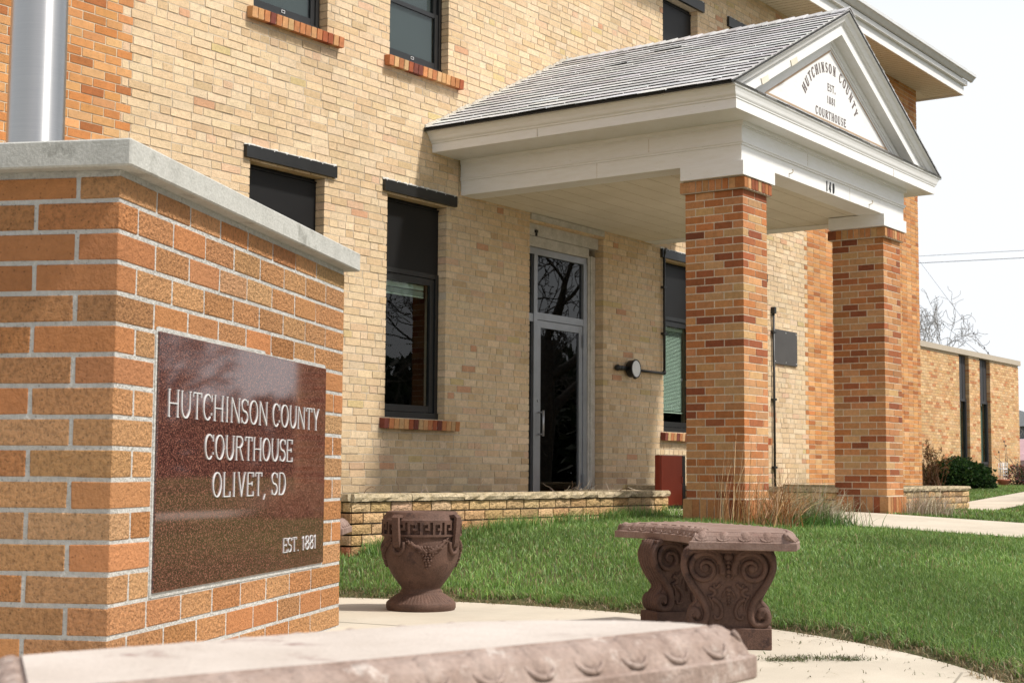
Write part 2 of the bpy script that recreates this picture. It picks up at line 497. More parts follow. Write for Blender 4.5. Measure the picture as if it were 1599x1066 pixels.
# chamfered unit box template
CH_V, CH_O, CH_F = [], [], []
_cid = {}
for sx in (-1, 1):
    for sy in (-1, 1):
        for sz in (-1, 1):
            for a in range(3):
                sg = np.array([sx, sy, sz], float)
                o = np.zeros(3); o[a] = sg[a]
                _cid[(sx, sy, sz, a)] = len(CH_V)
                CH_V.append(sg); CH_O.append(o)
CH_V = np.array(CH_V); CH_O = np.array(CH_O)
def _orient(f):
    p = [CH_V[i] * 0.8 + CH_O[i] * 0.2 for i in f]
    nrm = np.cross(p[1] - p[0], p[2] - p[1])
    return tuple(f) if np.dot(nrm, sum(p)) > 0 else tuple(f[::-1])
for a in range(3):
    b, c = (a + 1) % 3, (a + 2) % 3
    for s_ in (-1, 1):
        q = []
        for (sb, sc2) in ((-1, -1), (1, -1), (1, 1), (-1, 1)):
            sg = [0, 0, 0]; sg[a] = s_; sg[b] = sb; sg[c] = sc2
            q.append(_cid[(*sg, a)])
        CH_F.append(_orient(q))
    for sb in (-1, 1):
        for sc2 in (-1, 1):
            k1 = [0, 0, 0]; k1[a] = -1; k1[b] = sb; k1[c] = sc2
            k2 = list(k1); k2[a] = 1
            CH_F.append(_orient([_cid[(*k1, b)], _cid[(*k2, b)], _cid[(*k2, c)], _cid[(*k1, c)]]))
for sx in (-1, 1):
    for sy in (-1, 1):
        for sz in (-1, 1):
            CH_F.append(_orient([_cid[(sx, sy, sz, a)] for a in range(3)]))

def pick(pal, jit=0.08, rough=0.6):
    w = np.array([p[1] for p in pal], float)
    i = rng.choice(len(pal), p=w / w.sum())
    c = np.array(pal[i][0]) * (1 + rng.normal(0, jit)) * (1 + rng.normal(0, jit * 0.25, 3))
    r = pal[i][2] if len(pal[i]) > 2 else rough
    return (*np.clip(c, 0.005, 0.9), r)

# ------------------------------------------------------------------ ground
PC = np.array([3.5, 4.87]); PR = 3.785
def sdist(x, y):
    """distance outside the round plaza and the strip that leads to it"""
    x = np.asarray(x, float); y = np.asarray(y, float)
    d = np.hypot(x - PC[0], y - PC[1]) - PR
    u = np.array([-0.62, -0.785]); px, py = x - PC[0], y - PC[1]
    al = px * u[0] + py * u[1]; pe = np.abs(px * u[1] - py * u[0])
    ds = np.where(al > 0, np.maximum(pe - 2.6, al - 14), np.hypot(pe, al))
    return np.minimum(d, ds)
def terr(x, y):
    x = np.asarray(x, float); y = np.asarray(y, float)
    s = sdist(x, y)
    sp = np.maximum(s, 0)
    A = 0.39 - 0.045 * np.clip(6 - y, 0, 4) - 0.012 * np.clip(x - 14, 0, 5) + 0.013 * np.clip(x - 19, 0, 16)
    return A * (1 - np.exp(-sp / 1.6)) - 0.025 * np.exp(-sp / 0.08)

def grid_obj(name, xs, ys, zf, mat):
    X, Y = np.meshgrid(xs, ys)
    V = np.stack([X, Y, zf(X, Y)], -1).reshape(-1, 3)
    nx = len(xs)
    i = np.arange((len(ys) - 1) * (nx - 1)); r = i // (nx - 1); c = i % (nx - 1)
    a = r * nx + c
    F = np.stack([a, a + 1, a + nx + 1, a + nx], -1)
    me = bpy.data.meshes.new(name)
    me.from_pydata(V.tolist(), [], F.tolist())
    me.polygons.foreach_set('use_smooth', np.ones(len(F), bool))
    me.materials.append(mat)
    o = bpy.data.objects.new(name, me)
    return link(o)
xs = np.unique(np.concatenate([np.linspace(-600, -20, 14), np.linspace(-20, 4, 50), np.arange(4, 22, 0.12), np.linspace(22, 60, 60), np.linspace(60, 900, 18)]))
ys = np.unique(np.concatenate([np.linspace(-600, -20, 14), np.linspace(-20, 0, 40), np.arange(0, 9.4, 0.12), np.linspace(9.4, 40, 40), np.linspace(40, 900, 18)]))
g = grid_obj('ground', xs, ys, terr, M['soil'])
g['kind'] = 'structure'
# concrete plaza
mb = MB()
pol = []
for k in range(181):
    th = 2 * math.pi * k / 180
    pol.append((PC[0] + PR * math.cos(th), PC[1] + PR * math.sin(th)))
mb.add([(p[0], p[1], 0) for p in pol[:-1]], [tuple(range(180))])
u = np.array([-0.62, -0.785]); v = np.array([0.785, -0.62])
q = [PC + u * 1.0 + v * 2.6, PC + u * 14 + v * 2.6, PC + u * 14 - v * 2.6, PC + u * 1.0 - v * 2.6]
mb.add([(p[0], p[1], -0.004) for p in q], [(3, 2, 1, 0)])
for j0, j1 in (((3.9 + 0.3, 4.7 - 3.4), (3.9 + 2.9, 4.7 - 1.8)), ((3.9 - 3.38, 4.7 + 0.4), (3.9 + 3.38, 4.7 + 0.4))):
    pass
plaza = mb.build('pavement', M['paving'])
plaza['kind'] = 'structure'
# control joints in the plaza (thin dark grooves)
mb = MB()
def joint(p, q, w=0.005):
    p, q = np.array(p), np.array(q); d = (q - p) / np.linalg.norm(q - p); n = np.array([-d[1], d[0]]) * w
    mb.add([(*(p + n), 0.0012), (*(p - n), 0.0012), (*(q - n), 0.0012), (*(q + n), 0.0012)], [(0, 1, 2, 3)])
joint((4.2, 1.6), (5.9, 2.02)); joint((3.0, 3.0), (6.9, 3.35)); joint((5.2, 2.2), (4.2, 4.2)); joint((5.6, 7.4), (6.0, 4.2))
o = mb.build('pavement_joint', mat_plain('joint_dirt', (0.27, 0.24, 0.19), rough=1.0)); o['kind'] = 'structure'

def strip(name, near, far, n=40, m_=8, lift=0.014):
    near, far = np.array(near, float), np.array(far, float)
    def res(P):
        L = np.concatenate([[0], np.cumsum(np.linalg.norm(np.diff(P, axis=0), axis=1))]); t = np.linspace(0, L[-1], n)
        return np.stack([np.interp(t, L, P[:, 0]), np.interp(t, L, P[:, 1])], -1)
    a, b = res(near), res(far)
    V = []; F = []
    for i in range(n):
        for j in range(m_):
            p = a[i] + (b[i] - a[i]) * j / (m_ - 1)
            V.append((p[0], p[1], float(terr(p[0], p[1])) + lift))
    for i in range(n - 1):
        for j in range(m_ - 1):
            k = i * m_ + j
            F.append((k, k + m_, k + m_ + 1, k + 1))
    b_ = MB(); b_.add(V, F, smooth=True)
    o = b_.build(name, M['paving']); o['kind'] = 'structure'
    return o
strip('walkway', [(12.1, 9.2), (12.1, 5.6), (12.12, 3.6), (12.1, -14)], [(14.72, 9.2), (14.72, 5.6), (14.75, 3.6), (14.75, -14)], n=90)
strip('path', [(19.0, 6.05), (21.3, 6.4), (45, 9.4)], [(19.0, 7.0), (22.8, 7.6), (45, 11.6)], n=60)

def in_path(x, y):
    w = (x > 12.08) & (x < 14.77) & (y < 9.3)
    y0 = np.interp(x, [19.0, 21.3, 45], [6.05, 6.4, 9.4]); y1 = np.interp(x, [19, 22.8, 45], [7.0, 7.6, 11.6])
    return w | ((x > 18.95) & (y > y0 - 0.02) & (y < y1 + 0.02))

# ------------------------------------------------------------------ brick walls
PALE = [((0.650, 0.493, 0.318), 10), ((0.630, 0.467, 0.293), 8), ((0.672, 0.522, 0.352), 6), ((0.61, 0.442, 0.27), 4), ((0.625, 0.425, 0.28), 1.0), ((0.56, 0.43, 0.22), 0.3), ((0.55, 0.31, 0.185), 0.25), ((0.56, 0.405, 0.24), 1.2)]
ORNG = [((0.52, 0.245, 0.088), 8), ((0.56, 0.29, 0.12), 6), ((0.46, 0.185, 0.062), 4), ((0.50, 0.23, 0.09), 5), ((0.36, 0.13, 0.045), 1.6), ((0.57, 0.34, 0.16), 2)]
CLM = [((0.43, 0.200, 0.085), 8), ((0.47, 0.25, 0.115), 6), ((0.39, 0.150, 0.053), 5), ((0.24, 0.075, 0.033), 2.5), ((0.31, 0.105, 0.043), 2.8), ((0.46, 0.275, 0.13), 2.5), ((0.19, 0.06, 0.03), 0.4)]
PLN = [((0.58, 0.39, 0.20), 8, 1.0), ((0.54, 0.345, 0.165), 6, 1.0), ((0.61, 0.43, 0.24), 4, 1.0), ((0.50, 0.27, 0.125), 1.6, 1.0), ((0.42, 0.25, 0.125), 1.2, 1.0), ((0.5, 0.22, 0.11), 0.4, 1.0)]
MORT_G = (0.53, 0.45, 0.345, 0.5)
MORT_C = (0.60, 0.50, 0.37, 0.5)

H0, L0 = 0.0677, 0.213
FY = 8.81                                                 # plane of the main wall
OPEN = [  # x0, x1, z0, z1
    (8.71, 9.61, 1.26, 3.31), (10.455, 11.335, 1.26, 3.31), (12.74, 14.18, 0.30, 3.38), (15.52, 16.40, 1.26, 3.31), (17.26, 18.14, 1.26, 3.31),
    (8.71, 9.61, 4.575, 6.53), (10.455, 11.335, 4.575, 6.53), (15.52, 16.40, 4.575, 6.53), (17.26, 18.14, 4.575, 6.53),
    (6.0 - 0.6, 6.3, 1.26, 3.31), (5.4, 6.3, 4.575, 6.53), (20.6, 21.5, 1.26, 3.31), (20.6, 21.5, 4.575, 6.53)]
OPEN = [o for o in OPEN if not (o[0] > 20 or o[0] < 7)]
court = thing('courthouse', 'two storey courthouse of tan and orange brick with a white columned entrance porch', 'courthouse', (13.445, FY, 0.36))
CO = np.array([13.445, FY, 0.36])
def cbuild(mb, name, mats, parent=None):
    """build with world coordinates, then hang under the courthouse (parent keeps the place)"""
    o = mb.build(name, mats)
    p = parent or court
    o.parent = p
    o.matrix_parent_inverse = Matrix.Translation(Vector((-CO[0], -CO[1], -CO[2])))
    return o
def hang(mb, name, mats, root):
    o = mb.build(name, mats)
    r = root
    while r.parent: r = r.parent
    o.parent = root
    if root is r:
        o.matrix_parent_inverse = r.matrix_basis.inverted()
    return o
def sub(mb, name, mats, part):
    """sub-part of a part that already carries the offset: same local space as its parent"""
    o = mb.build(name, mats)
    o.parent = part
    return o

def stain(x, z):
    """splash dirt on the lowest courses and below the sills"""
    f = 1.0
    if z < 1.0: f *= 1 - 0.42 * (1.0 - z) / 0.5 * rng.random()
    for (a, b, zs) in ((8.6, 9.7, 4.45), (10.38, 11.5, 4.45), (10.38, 11.5, 1.14), (8.6, 9.7, 1.14)):
        if a < x < b and zs - 0.35 < z < zs: f *= 1 - 0.34 * rng.random() * (1 - (zs - z) / 0.35)
    return f

wall = MB()
XL, XR, ZB, ZT = 3.05, 24.0, 0.0, 7.14
nrow = int((ZT - ZB) / H0) + 1
zoff = 1.26 - 14 * H0 - 5 * H0        # a course ends at every sill
for i in range(-1, nrow + 1):
    z0 = ZB + (zoff % H0) + i * H0; z1 = z0 + H0; zc = (z0 + z1) / 2
    if zc < ZB or z0 > ZT: continue
    z1 = min(z1, ZT)
    cuts = sorted([(o[0], o[1]) for o in OPEN if o[2] - 0.02 < zc < o[3] + 0.005])
    iv = []; x = XL
    for a, b in cuts:
        iv.append((x, a)); x = b
    iv.append((x, XR))
    tl = 7.46 if i % 2 == 0 else 7.36
    tr = 19.60 if i % 2 == 0 else 19.50
    for a, b in iv:
        # split at the orange corner piers
        segs = []
        for (s0, s1, kind) in ((XL, tl, 'o'), (tl, tr, 'p'), (tr, XR, 'o')):
            lo, hi = max(a, s0), min(b, s1)
            if hi - lo > 0.005: segs.append((lo, hi, kind))
        for lo, hi, kind in segs:
            hdr = (i % 7 == 0 and kind == 'p')
            Lb = L0 / 2 if hdr else L0
            x = lo - ((i % 2) * Lb / 2 + (rng.random() * 0.06 if kind == 'p' else 0)) if lo > XL else lo - (i % 2) * Lb / 2
            while x < hi - 0.008:
                ll = Lb if kind == 'o' else Lb * (0.92 + 0.16 * rng.random())
                if kind == 'p' and not hdr and rng.random() < 0.08: ll = L0 / 2
                e = x + ll
                if hi - e < 0.03: e = hi
                u0, u1 = max(x, lo), min(e, hi)
                if u1 - u0 > 0.012:
                    t = pick(PALE, 0.036, 0.75) if kind == 'p' else pick(ORNG, 0.08, 0.45)
                    if kind == 'p':
                        f = stain((u0 + u1) / 2, zc)
                        t = (t[0] * f, t[1] * f ** 1.1, t[2] * f ** 1.2, t[3])
                    j = 0.0048 if kind == 'p' else 0.005
                    pr = float(np.clip(rng.normal(-0.0003, 0.0014 if kind == 'p' else 0.0007), -0.003, 0.0018))
                    d = rng.normal(0, 0.0011 if kind == 'p' else 0.0004, 8)
                    ea, eb = any(abs(o[1] - u0) < 1e-6 for o in OPEN), any(abs(o[0] - u1) < 1e-6 for o in OPEN)
                    xa, xb, za, zb_ = u0 + j * (not ea), u1 - j * (not eb), z0 + j, z1 - j
                    yf, yb = FY + pr, FY + 0.115
                    wall.add([(xa + d[0], yf, za + d[1]), (xb + d[2], yf, za + d[3]), (xb, yb, za), (xa, yb, za),
                              (xa + d[4], yf, zb_ + d[5]), (xb + d[6], yf, zb_ + d[7]), (xb, yb, zb_), (xa, yb, zb_)],
                             [(3, 2, 1, 0), (4, 5, 6, 7), (0, 1, 5, 4), (1, 2, 6, 5), (3, 0, 4, 7)], t)
                x = e
# mortar core with openings
xe = sorted(set([XL + 0.01, XR - 0.01, 7.41, 19.55] + [o[0] for o in OPEN] + [o[1] for o in OPEN]))
ze = sorted(set([ZB, ZT] + [o[2] for o in OPEN] + [o[3] for o in OPEN]))
for a, b in zip(xe[:-1], xe[1:]):
    for c, d in zip(ze[:-1], ze[1:]):
        mx_, mz_ = (a + b) / 2, (c + d) / 2
        if any(o[0] < mx_ < o[1] and o[2] < mz_ < o[3] for o in OPEN): continue
        a2 = a + 0.008 if any(abs(o[1] - a) < 1e-6 for o in OPEN) else a
        b2 = b - 0.008 if any(abs(o[0] - b) < 1e-6 for o in OPEN) else b
        wall.box(a2, b2, FY + 0.0032 + 0.0004 * rng.random(), FY + 0.26, c, d, MORT_C if (mx_ < 7.41 or mx_ > 19.55) else MORT_G)
# side and back of the block
wall.box(XL, XL + 0.25, FY + 0.27, FY + 13, ZB, ZT, (0.45, 0.2, 0.08, 0.3))
wall.box(XR - 0.25, XR, FY + 0.27, FY + 13, ZB, ZT, (0.45, 0.2, 0.08, 0.3))
wall.box(XL, XR, FY + 13.01, FY + 13.25, ZB, ZT, (0.55, 0.38, 0.22, 0.3))
cbuild(wall, 'wall', M['brick_pale'])
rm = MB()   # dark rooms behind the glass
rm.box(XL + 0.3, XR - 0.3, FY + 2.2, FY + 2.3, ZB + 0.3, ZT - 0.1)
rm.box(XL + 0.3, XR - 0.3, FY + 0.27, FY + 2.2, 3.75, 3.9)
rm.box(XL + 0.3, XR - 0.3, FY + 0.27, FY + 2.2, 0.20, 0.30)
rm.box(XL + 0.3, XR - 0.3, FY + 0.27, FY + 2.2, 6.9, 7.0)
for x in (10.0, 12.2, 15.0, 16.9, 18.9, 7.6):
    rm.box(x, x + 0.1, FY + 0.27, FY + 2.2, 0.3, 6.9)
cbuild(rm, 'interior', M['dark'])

# ------------------------------------------------------------------ windows
SILLC = [((0.45, 0.18, 0.075), 6), ((0.32, 0.09, 0.04), 4), ((0.50, 0.27, 0.12), 4), ((0.17, 0.05, 0.035), 2), ((0.52, 0.32, 0.16), 2)]
def window(x0, x1, zs, zt, kind, lintel_h=0.105):
    fr = MB(); y = FY + 0.085
    zp = zs + 1.385 if kind in ('fixed', 'blind') else zs + 1.17   # below the panel
    w = 0.05
    # outer frame butt-jointed
    fr.box(x0 + 0.004, x0 + w, y, y + 0.07, zs + 0.06, zp)
    fr.box(x1 - w, x1 - 0.004, y, y + 0.07, zs + 0.06, zp)
    fr.box(x0 + 0.004, x1 - 0.004, y - 0.012, y + 0.07, zs, zs + 0.06)
    fr.box(x0 + w, x1 - w, y + 0.002, y + 0.07, zp - 0.045, zp)
    win = cbuild(fr, 'window', M['bronze'])
    sa = MB(); g = MB()
    if kind in ('fixed', 'blind'):
        a, b, c, d = x0 + w + 0.004, x1 - w - 0.004, zs + 0.066, zp - 0.05
        s = 0.062
        sa.box(a, a + s, y + 0.014, y + 0.05, c, d); sa.box(b - s, b, y + 0.014, y + 0.05, c, d)
        sa.box(a + s, b - s, y + 0.016, y + 0.05, c, c + s); sa.box(a + s, b - s, y + 0.016, y + 0.05, d - s, d)
        sub(sa, 'sash', M['bronze'], win)
        g.box(a + s, b - s, y + 0.030, y + 0.034, c + s, d - s)
        sub(g, 'pane', M['glass'], win)
        bl = MB()
        top = d - s
        if kind == 'fixed':
            bl.box(a + s + 0.01, b - s - 0.01, y + 0.085, y + 0.12, top - 0.045, top)
            for k in range(7):
                bl.box(a + s + 0.01, b - s - 0.01, y + 0.088, y + 0.113, top - 0.055 - 0.0065 * k - 0.003, top - 0.055 - 0.0065 * k)
            bl.box(a + s + 0.01, b - s - 0.01, y + 0.086, y + 0.115, top - 0.118, top - 0.104)
        else:
            bl.box(a + s - 0.02, b - s + 0.01, y + 0.085, y + 0.12, top - 0.045, top)
            k = 0
            while top - 0.06 - 0.0165 * k > c + s + 0.14:
                zz = top - 0.06 - 0.0165 * k
                bl.add([(a + s - 0.02, y + 0.09, zz - 0.006), (b - s + 0.01, y + 0.09, zz - 0.006), (b - s + 0.01, y + 0.102, zz + 0.006), (a + s - 0.02, y + 0.102, zz + 0.006)], [(0, 1, 2, 3)])
                k += 1
            bl.box(a + s - 0.02, b - s + 0.01, y + 0.086, y + 0.112, c + s + 0.11, c + s + 0.125)
        sub(bl, 'blind', M['blind'], win)
    else:
        zm = (zs + zp) / 2 - 0.02
        s = 0.05
        a, b = x0 + w + 0.004, x1 - w - 0.004
        # upper sash outside, lower sash with its screen
        sa.box(a, a + s, y + 0.010, y + 0.042, zs + 0.066, zm + 0.04); sa.box(b - s, b, y + 0.010, y + 0.042, zs + 0.066, zm + 0.04)
        sa.box(a + s, b - s, y + 0.012, y + 0.042, zs + 0.066, zs + 0.12); sa.box(a + s, b - s, y + 0.012, y + 0.042, zm, zm + 0.04)
        sa.box(a, a + s, y + 0.030, y + 0.066, zm + 0.042, zp - 0.048); sa.box(b - s, b, y + 0.030, y + 0.066, zm + 0.042, zp - 0.048)
        sa.box(a + s, b - s, y + 0.032, y + 0.066, zp - 0.1, zp - 0.048)
        sub(sa, 'sash', M['bronze'], win)
        g.box(a + s, b - s, y + 0.022, y + 0.025, zs + 0.12, zm); g.box(a + s, b - s, y + 0.050, y + 0.053, zm + 0.042, zp - 0.1)
        sub(g, 'pane', M['glass'], win)
        sc = MB(); sc.box(a + s, b - s, y + 0.0405, y + 0.0415, zs + 0.12, zm); sc.box(a + s, b - s, y + 0.0645, y + 0.0655, zm + 0.042, zp - 0.1)
        sub(sc, 'insect_screen', M['screen'], win)
        lt = MB()
        xm = (a + b) / 2
        for (p, q, r_, t_) in ((xm - 0.02, xm + 0.02, 0, 0.003), (xm - 0.02, xm + 0.02, 0.022, 0.025), (xm - 0.02, xm - 0.017, 0.003, 0.022), (xm + 0.017, xm + 0.02, 0.003, 0.022)):
            lt.box(p, q, y + 0.006, y + 0.011, zs + 0.082 + r_, zs + 0.082 + t_)
        sub(lt, 'sash_lift', M['lens'], win)
    # panel above
    pn = MB()
    pn.box(x0 + 0.004, x1 - 0.004, y + 0.012, y + 0.05, zp + 0.003, zt - 0.055)
    pn.box(x0 + 0.004, x1 - 0.004, y + 0.002, y + 0.05, zt - 0.052, zt - 0.04)
    pn.box(x0 + 0.004, x1 - 0.004, y + 0.03, y + 0.07, zt - 0.04, zt)
    if kind == 'boarded':
        pass
    sub(pn, 'panel', M['charcoal'], win)
    ln = MB()
    ln.box(x0 - 0.07, x1 + 0.125, FY - 0.035, FY + 0.075, zt + 0.003, zt + lintel_h)
    for k in range(8):
        ln.ell((x0 - 0.05 + (x1 - x0 + 0.13) * k / 7, FY - 0.036, zt + lintel_h - 0.008 + 0.002 * (k % 2)), 0.005, 0.004, 0.005, n=6, k=4, mi=1)
    sub(ln, 'lintel', [M['bronze'], M['lens']], win)
    ck = MB()
    nn = 26
    for k in range(nn):
        xa = x0 - 0.08 + (x1 - x0 + 0.215) * k / nn; xb = x0 - 0.08 + (x1 - x0 + 0.215) * (k + 1) / nn
        hh = 0.010 + 0.012 * rng.random()
        ck.box(xa, xb, FY - 0.012 - 0.006 * rng.random(), FY + 0.03, zt + lintel_h + 0.0005, zt + lintel_h + hh)
    for k in range(8):
        zz = zt + lintel_h * k / 8
        ck.box(x1 + 0.127, x1 + 0.136 + 0.012 * rng.random(), FY - 0.008, FY + 0.03, zz, zz + lintel_h / 8 * 0.98)
    sub(ck, 'caulking', M['caulk'], win)
    si = MB()
    n = 16; xs0, xs1 = x0 - 0.075, x1 + 0.165
    bw = (xs1 - xs0) / n
    for k in range(n):
        si.obox(((xs0 + bw * (k + 0.5)), FY + 0.02 + rng.normal(0, 0.001), zs - 0.052), (1, 0, 0), (0, 1, 0.08), (0, -0.08, 1), bw / 2 - 0.0045, 0.085, 0.046, 0.002, pick(SILLC, 0.08, 0.3))
    si.box(xs0 + 0.006, xs1 - 0.006, FY - 0.055, FY + 0.09, zs - 0.094, zs - 0.012, (0.55, 0.47, 0.36, 0.4))
    sub(si, 'window_sill', M['brick_col'], win)
    return win
wA = window(8.71, 9.61, 1.26, 3.31, 'fixed')
wB = window(10.455, 11.335, 1.26, 3.31, 'fixed')
wF = window(15.52, 16.40, 1.26, 3.31, 'blind')
window(17.26, 18.14, 1.26, 3.31, 'blind')
for x0 in (8.71, 10.455):
    window(x0, x0 + 0.89, 4.575, 6.53, 'hung', 0.13)
window(15.52, 16.40, 4.575, 6.53, 'hung', 0.13)
window(17.26, 18.14, 4.575, 6.53, 'hung', 0.13)

# ------------------------------------------------------------------ entrance door
df = MB(); yd = FY + 0.115
zf = 0.36
# frame members (aluminium): outer jambs, mullion, transom, head
df.box(12.745, 12.80, yd, yd + 0.10, zf, 3.06)
df.box(12.985, 13.05, yd - 0.004, yd + 0.10, zf, 3.06)
df.box(13.955, 14.03, yd, yd + 0.10, zf, 3.06)
df.box(12.80, 12.985, yd + 0.003, yd + 0.10, 2.345, 2.43); df.box(13.05, 13.955, yd + 0.003, yd + 0.10, 2.375, 2.45)
df.box(12.745, 14.03, yd + 0.005, yd + 0.10, 3.06, 3.13)
df.box(12.80, 12.985, yd + 0.01, yd + 0.09, zf, zf + 0.08)
door = cbuild(df, 'door', M['alu'])
lf = MB()
lf.box(13.054, 13.135, yd + 0.012, yd + 0.058, zf + 0.02, 2.37); lf.box(13.885, 13.951, yd + 0.012, yd + 0.058, zf + 0.02, 2.37)
lf.box(13.135, 13.885, yd + 0.014, yd + 0.058, 2.295, 2.37); lf.box(13.135, 13.885, yd + 0.014, yd + 0.058, zf + 0.02, zf + 0.16)
sub(lf, 'door_leaf', M['alu'], door)
gl = MB(); gl.box(13.135, 13.885, yd + 0.03, yd + 0.036, zf + 0.16, 2.295)
gl.box(12.80, 12.985, yd + 0.03, yd + 0.036, zf + 0.08, 2.345); gl.box(13.05, 13.955, yd + 0.03, yd + 0.036, 2.45, 3.06); gl.box(12.80, 12.985, yd + 0.03, yd + 0.036, 2.43, 3.06)
sub(gl, 'pane', M['glass_dark'], door)
hd = MB()
hd.tube([(13.10, yd + 0.012, 1.40), (13.10, yd - 0.05, 1.40)], 0.008); hd.tube([(13.10, yd + 0.012, 1.17), (13.10, yd - 0.05, 1.17)], 0.008)
hd.tube([(13.10, yd - 0.05, 1.15), (13.10, yd - 0.05, 1.42)], 0.0125, n=10)
hd.ell((13.085, yd + 0.008, 1.52), 0.014, 0.01, 0.014)
sub(hd, 'handle', M['alu'], door)
hg = MB()
for z in (2.14, 0.62):
    hg = MB(); hg.box(13.945, 13.985, yd - 0.014, yd + 0.0, z, z + 0.14); sub(hg, 'hinge', M['alu'], door)
tm = MB()   # white timber surround
tm.box(14.033, 14.175, yd - 0.012, yd + 0.1, zf, 3.16); tm.box(14.06, 14.09, yd - 0.03, yd - 0.0125, zf, 3.16)
tm.box(12.745, 14.03, yd - 0.02, yd + 0.1, 3.135, 3.24); tm.box(12.745, 14.175, yd - 0.05, yd + 0.1, 3.243, 3.375)
tm.box(12.745, 14.175, FY - 0.02, FY + 0.04, 3.385, 3.445)
sub(tm, 'door_surround', mat_mottled('weathered_grey_white_paint', (0.40, 0.38, 0.34), (0.52, 0.50, 0.46), scale=9, rough=0.75, bump=0.2, bscale=60, fine=0.12), door)
# small dark holder over the door
hk = MB(); hk.box(12.92, 12.955, yd - 0.075, yd - 0.05, 3.27, 3.30); hk.box(12.93, 12.945, yd - 0.072, yd - 0.054, 3.235, 3.27)
sub(hk, 'bracket', M['black'], door)

# ------------------------------------------------------------------ main eaves and roof
ev = MB()
ZE = 7.128
X0e, X1e = XL - 0.56, 24.58
ev.box(X0e, X1e, 8.235, FY + 0.02, ZE, ZE + 0.02)
ev.box(XR, X1e, FY + 0.021, FY + 13.8, ZE, ZE + 0.02); ev.box(X0e, XL, FY + 0.021, FY + 13.8, ZE, ZE + 0.02)
for k in range(int((X1e - X0e) / 0.11)):       # board lines
    ev.box(X0e + 0.11 * k, X0e + 0.11 * k + 0.004, 8.26, FY - 0.002, ZE - 0.003, ZE - 0.0002, mi=1)
cbuild(ev, 'soffit', [M['soffit'], M['stone']])
fa = MB()
fa.box(X0e, X1e, 8.21, 8.233, ZE - 0.03, ZE + 0.20); fa.box(X1e + 0.001, X1e + 0.024, 8.21, FY + 13.8, ZE - 0.03, ZE + 0.2); fa.box(X0e - 0.024, X0e - 0.001, 8.21, FY + 13.8, ZE - 0.03, ZE + 0.2)
fa.box(X0e - 0.05, X1e + 0.05, 8.155, 8.209, ZE + 0.13, ZE + 0.205)
cbuild(fa, 'fascia', M['white'])
gt = MB()
prof = [(8.15, 0.21), (8.12, 0.215), (8.075, 0.27), (8.05, 0.285), (8.05, 0.335), (8.06, 0.335), (8.065, 0.295), (8.09, 0.28), (8.13, 0.235), (8.15, 0.23)]
gt.sweep(None, [[(x, p[0], ZE + p[1]) for p in prof] for x in np.linspace(X0e - 0.2, X1e + 0.2, 8)])
cbuild(gt, 'gutter', M['gutter'])
rf = MB()
a, b, c, d = X0e - 0.14, X1e + 0.14, 8.10, FY + 14.3
rf.add([(a, c, ZE + 0.30), (b, c, ZE + 0.30), (b, d, ZE + 0.3), (a, d, ZE + 0.3), (a + 7.5, (c + d) / 2, ZE + 3.3), (b - 7.5, (c + d) / 2, ZE + 3.3)], [(0, 1, 5, 4), (1, 2, 5), (2, 3, 4, 5), (3, 0, 4), (3, 2, 1, 0)], (0.2, 0.19, 0.18, 0.4))
cbuild(rf, 'roof', M['shingle'])

# ------------------------------------------------------------------ porch
PX = 13.445
def col_bricks(mb, x0, x1, y0, y1, z0, z1, pal, H=0.0677, L=0.203, jt=0.010, proud=0.0, rr=0.35, depth=0.095, ch=0.0):
    """solid brick pier: courses alternate which faces own the corners"""
    n = max(1, round((z1 - z0) / H)); h = (z1 - z0) / n
    for i in range(n):
        za, zb_ = z0 + i * h + jt / 2, z0 + (i + 1) * h - jt / 2
        A = i % 2 == 0
        for side in range(4):
            if side in (0, 2):   # faces with normal -y / +y, run along x
                a, b = (x0, x1) if A else (x0 + depth + jt, x1 - depth - jt)
            else:
                a, b = (y0 + depth + jt, y1 - depth - jt) if A else (y0, y1)
            ln = b - a; k = max(1, round(ln / L)); w = ln / k
            cuts = [a + w * q for q in range(k + 1)]
            for q in range(k):
                p0, p1 = cuts[q] + (jt / 2 if q else 0), cuts[q + 1] - (jt / 2 if q < k - 1 else 0)
                pr = float(rng.uniform(-0.0012, 0.0010))
                if side == 0: bx = (p0, p1, y0 + pr, y0 + depth)
                elif side == 2: bx = (p0, p1, y1 - depth, y1 + pr)
                elif side == 3: bx = (x0 + pr, x0 + depth, p0, p1)
                else: bx = (x1 - depth, x1 + pr, p0, p1)
                mb.box(bx[0], bx[1], bx[2], bx[3], za, zb_, pick(pal, 0.08, rr))
def soldier(mb, x0, x1, y0, y1, z0, z1, pal, jt=0.010, d=0.09, w=0.0677, corner=True):
    for side in range(4):
        a, b = (x0, x1) if side in (0, 2) else (y0 + d + 0.002, y1 - d - 0.002)
        k = max(1, round((b - a) / w)); ww = (b - a) / k
        for q in range(k):
            p0, p1 = a + ww * q + jt / 2 * (q > 0), a + ww * (q + 1) - jt / 2 * (q < k - 1)
            bx = {0: (p0, p1, y0, y0 + d), 2: (p0, p1, y1 - d, y1), 3: (x0, x0 + d, p0, p1), 1: (x1 - d, x1, p0, p1)}[side]
            mb.box(*bx, z0 + jt / 2, z1 - jt / 2, pick(pal, 0.08, 0.35))
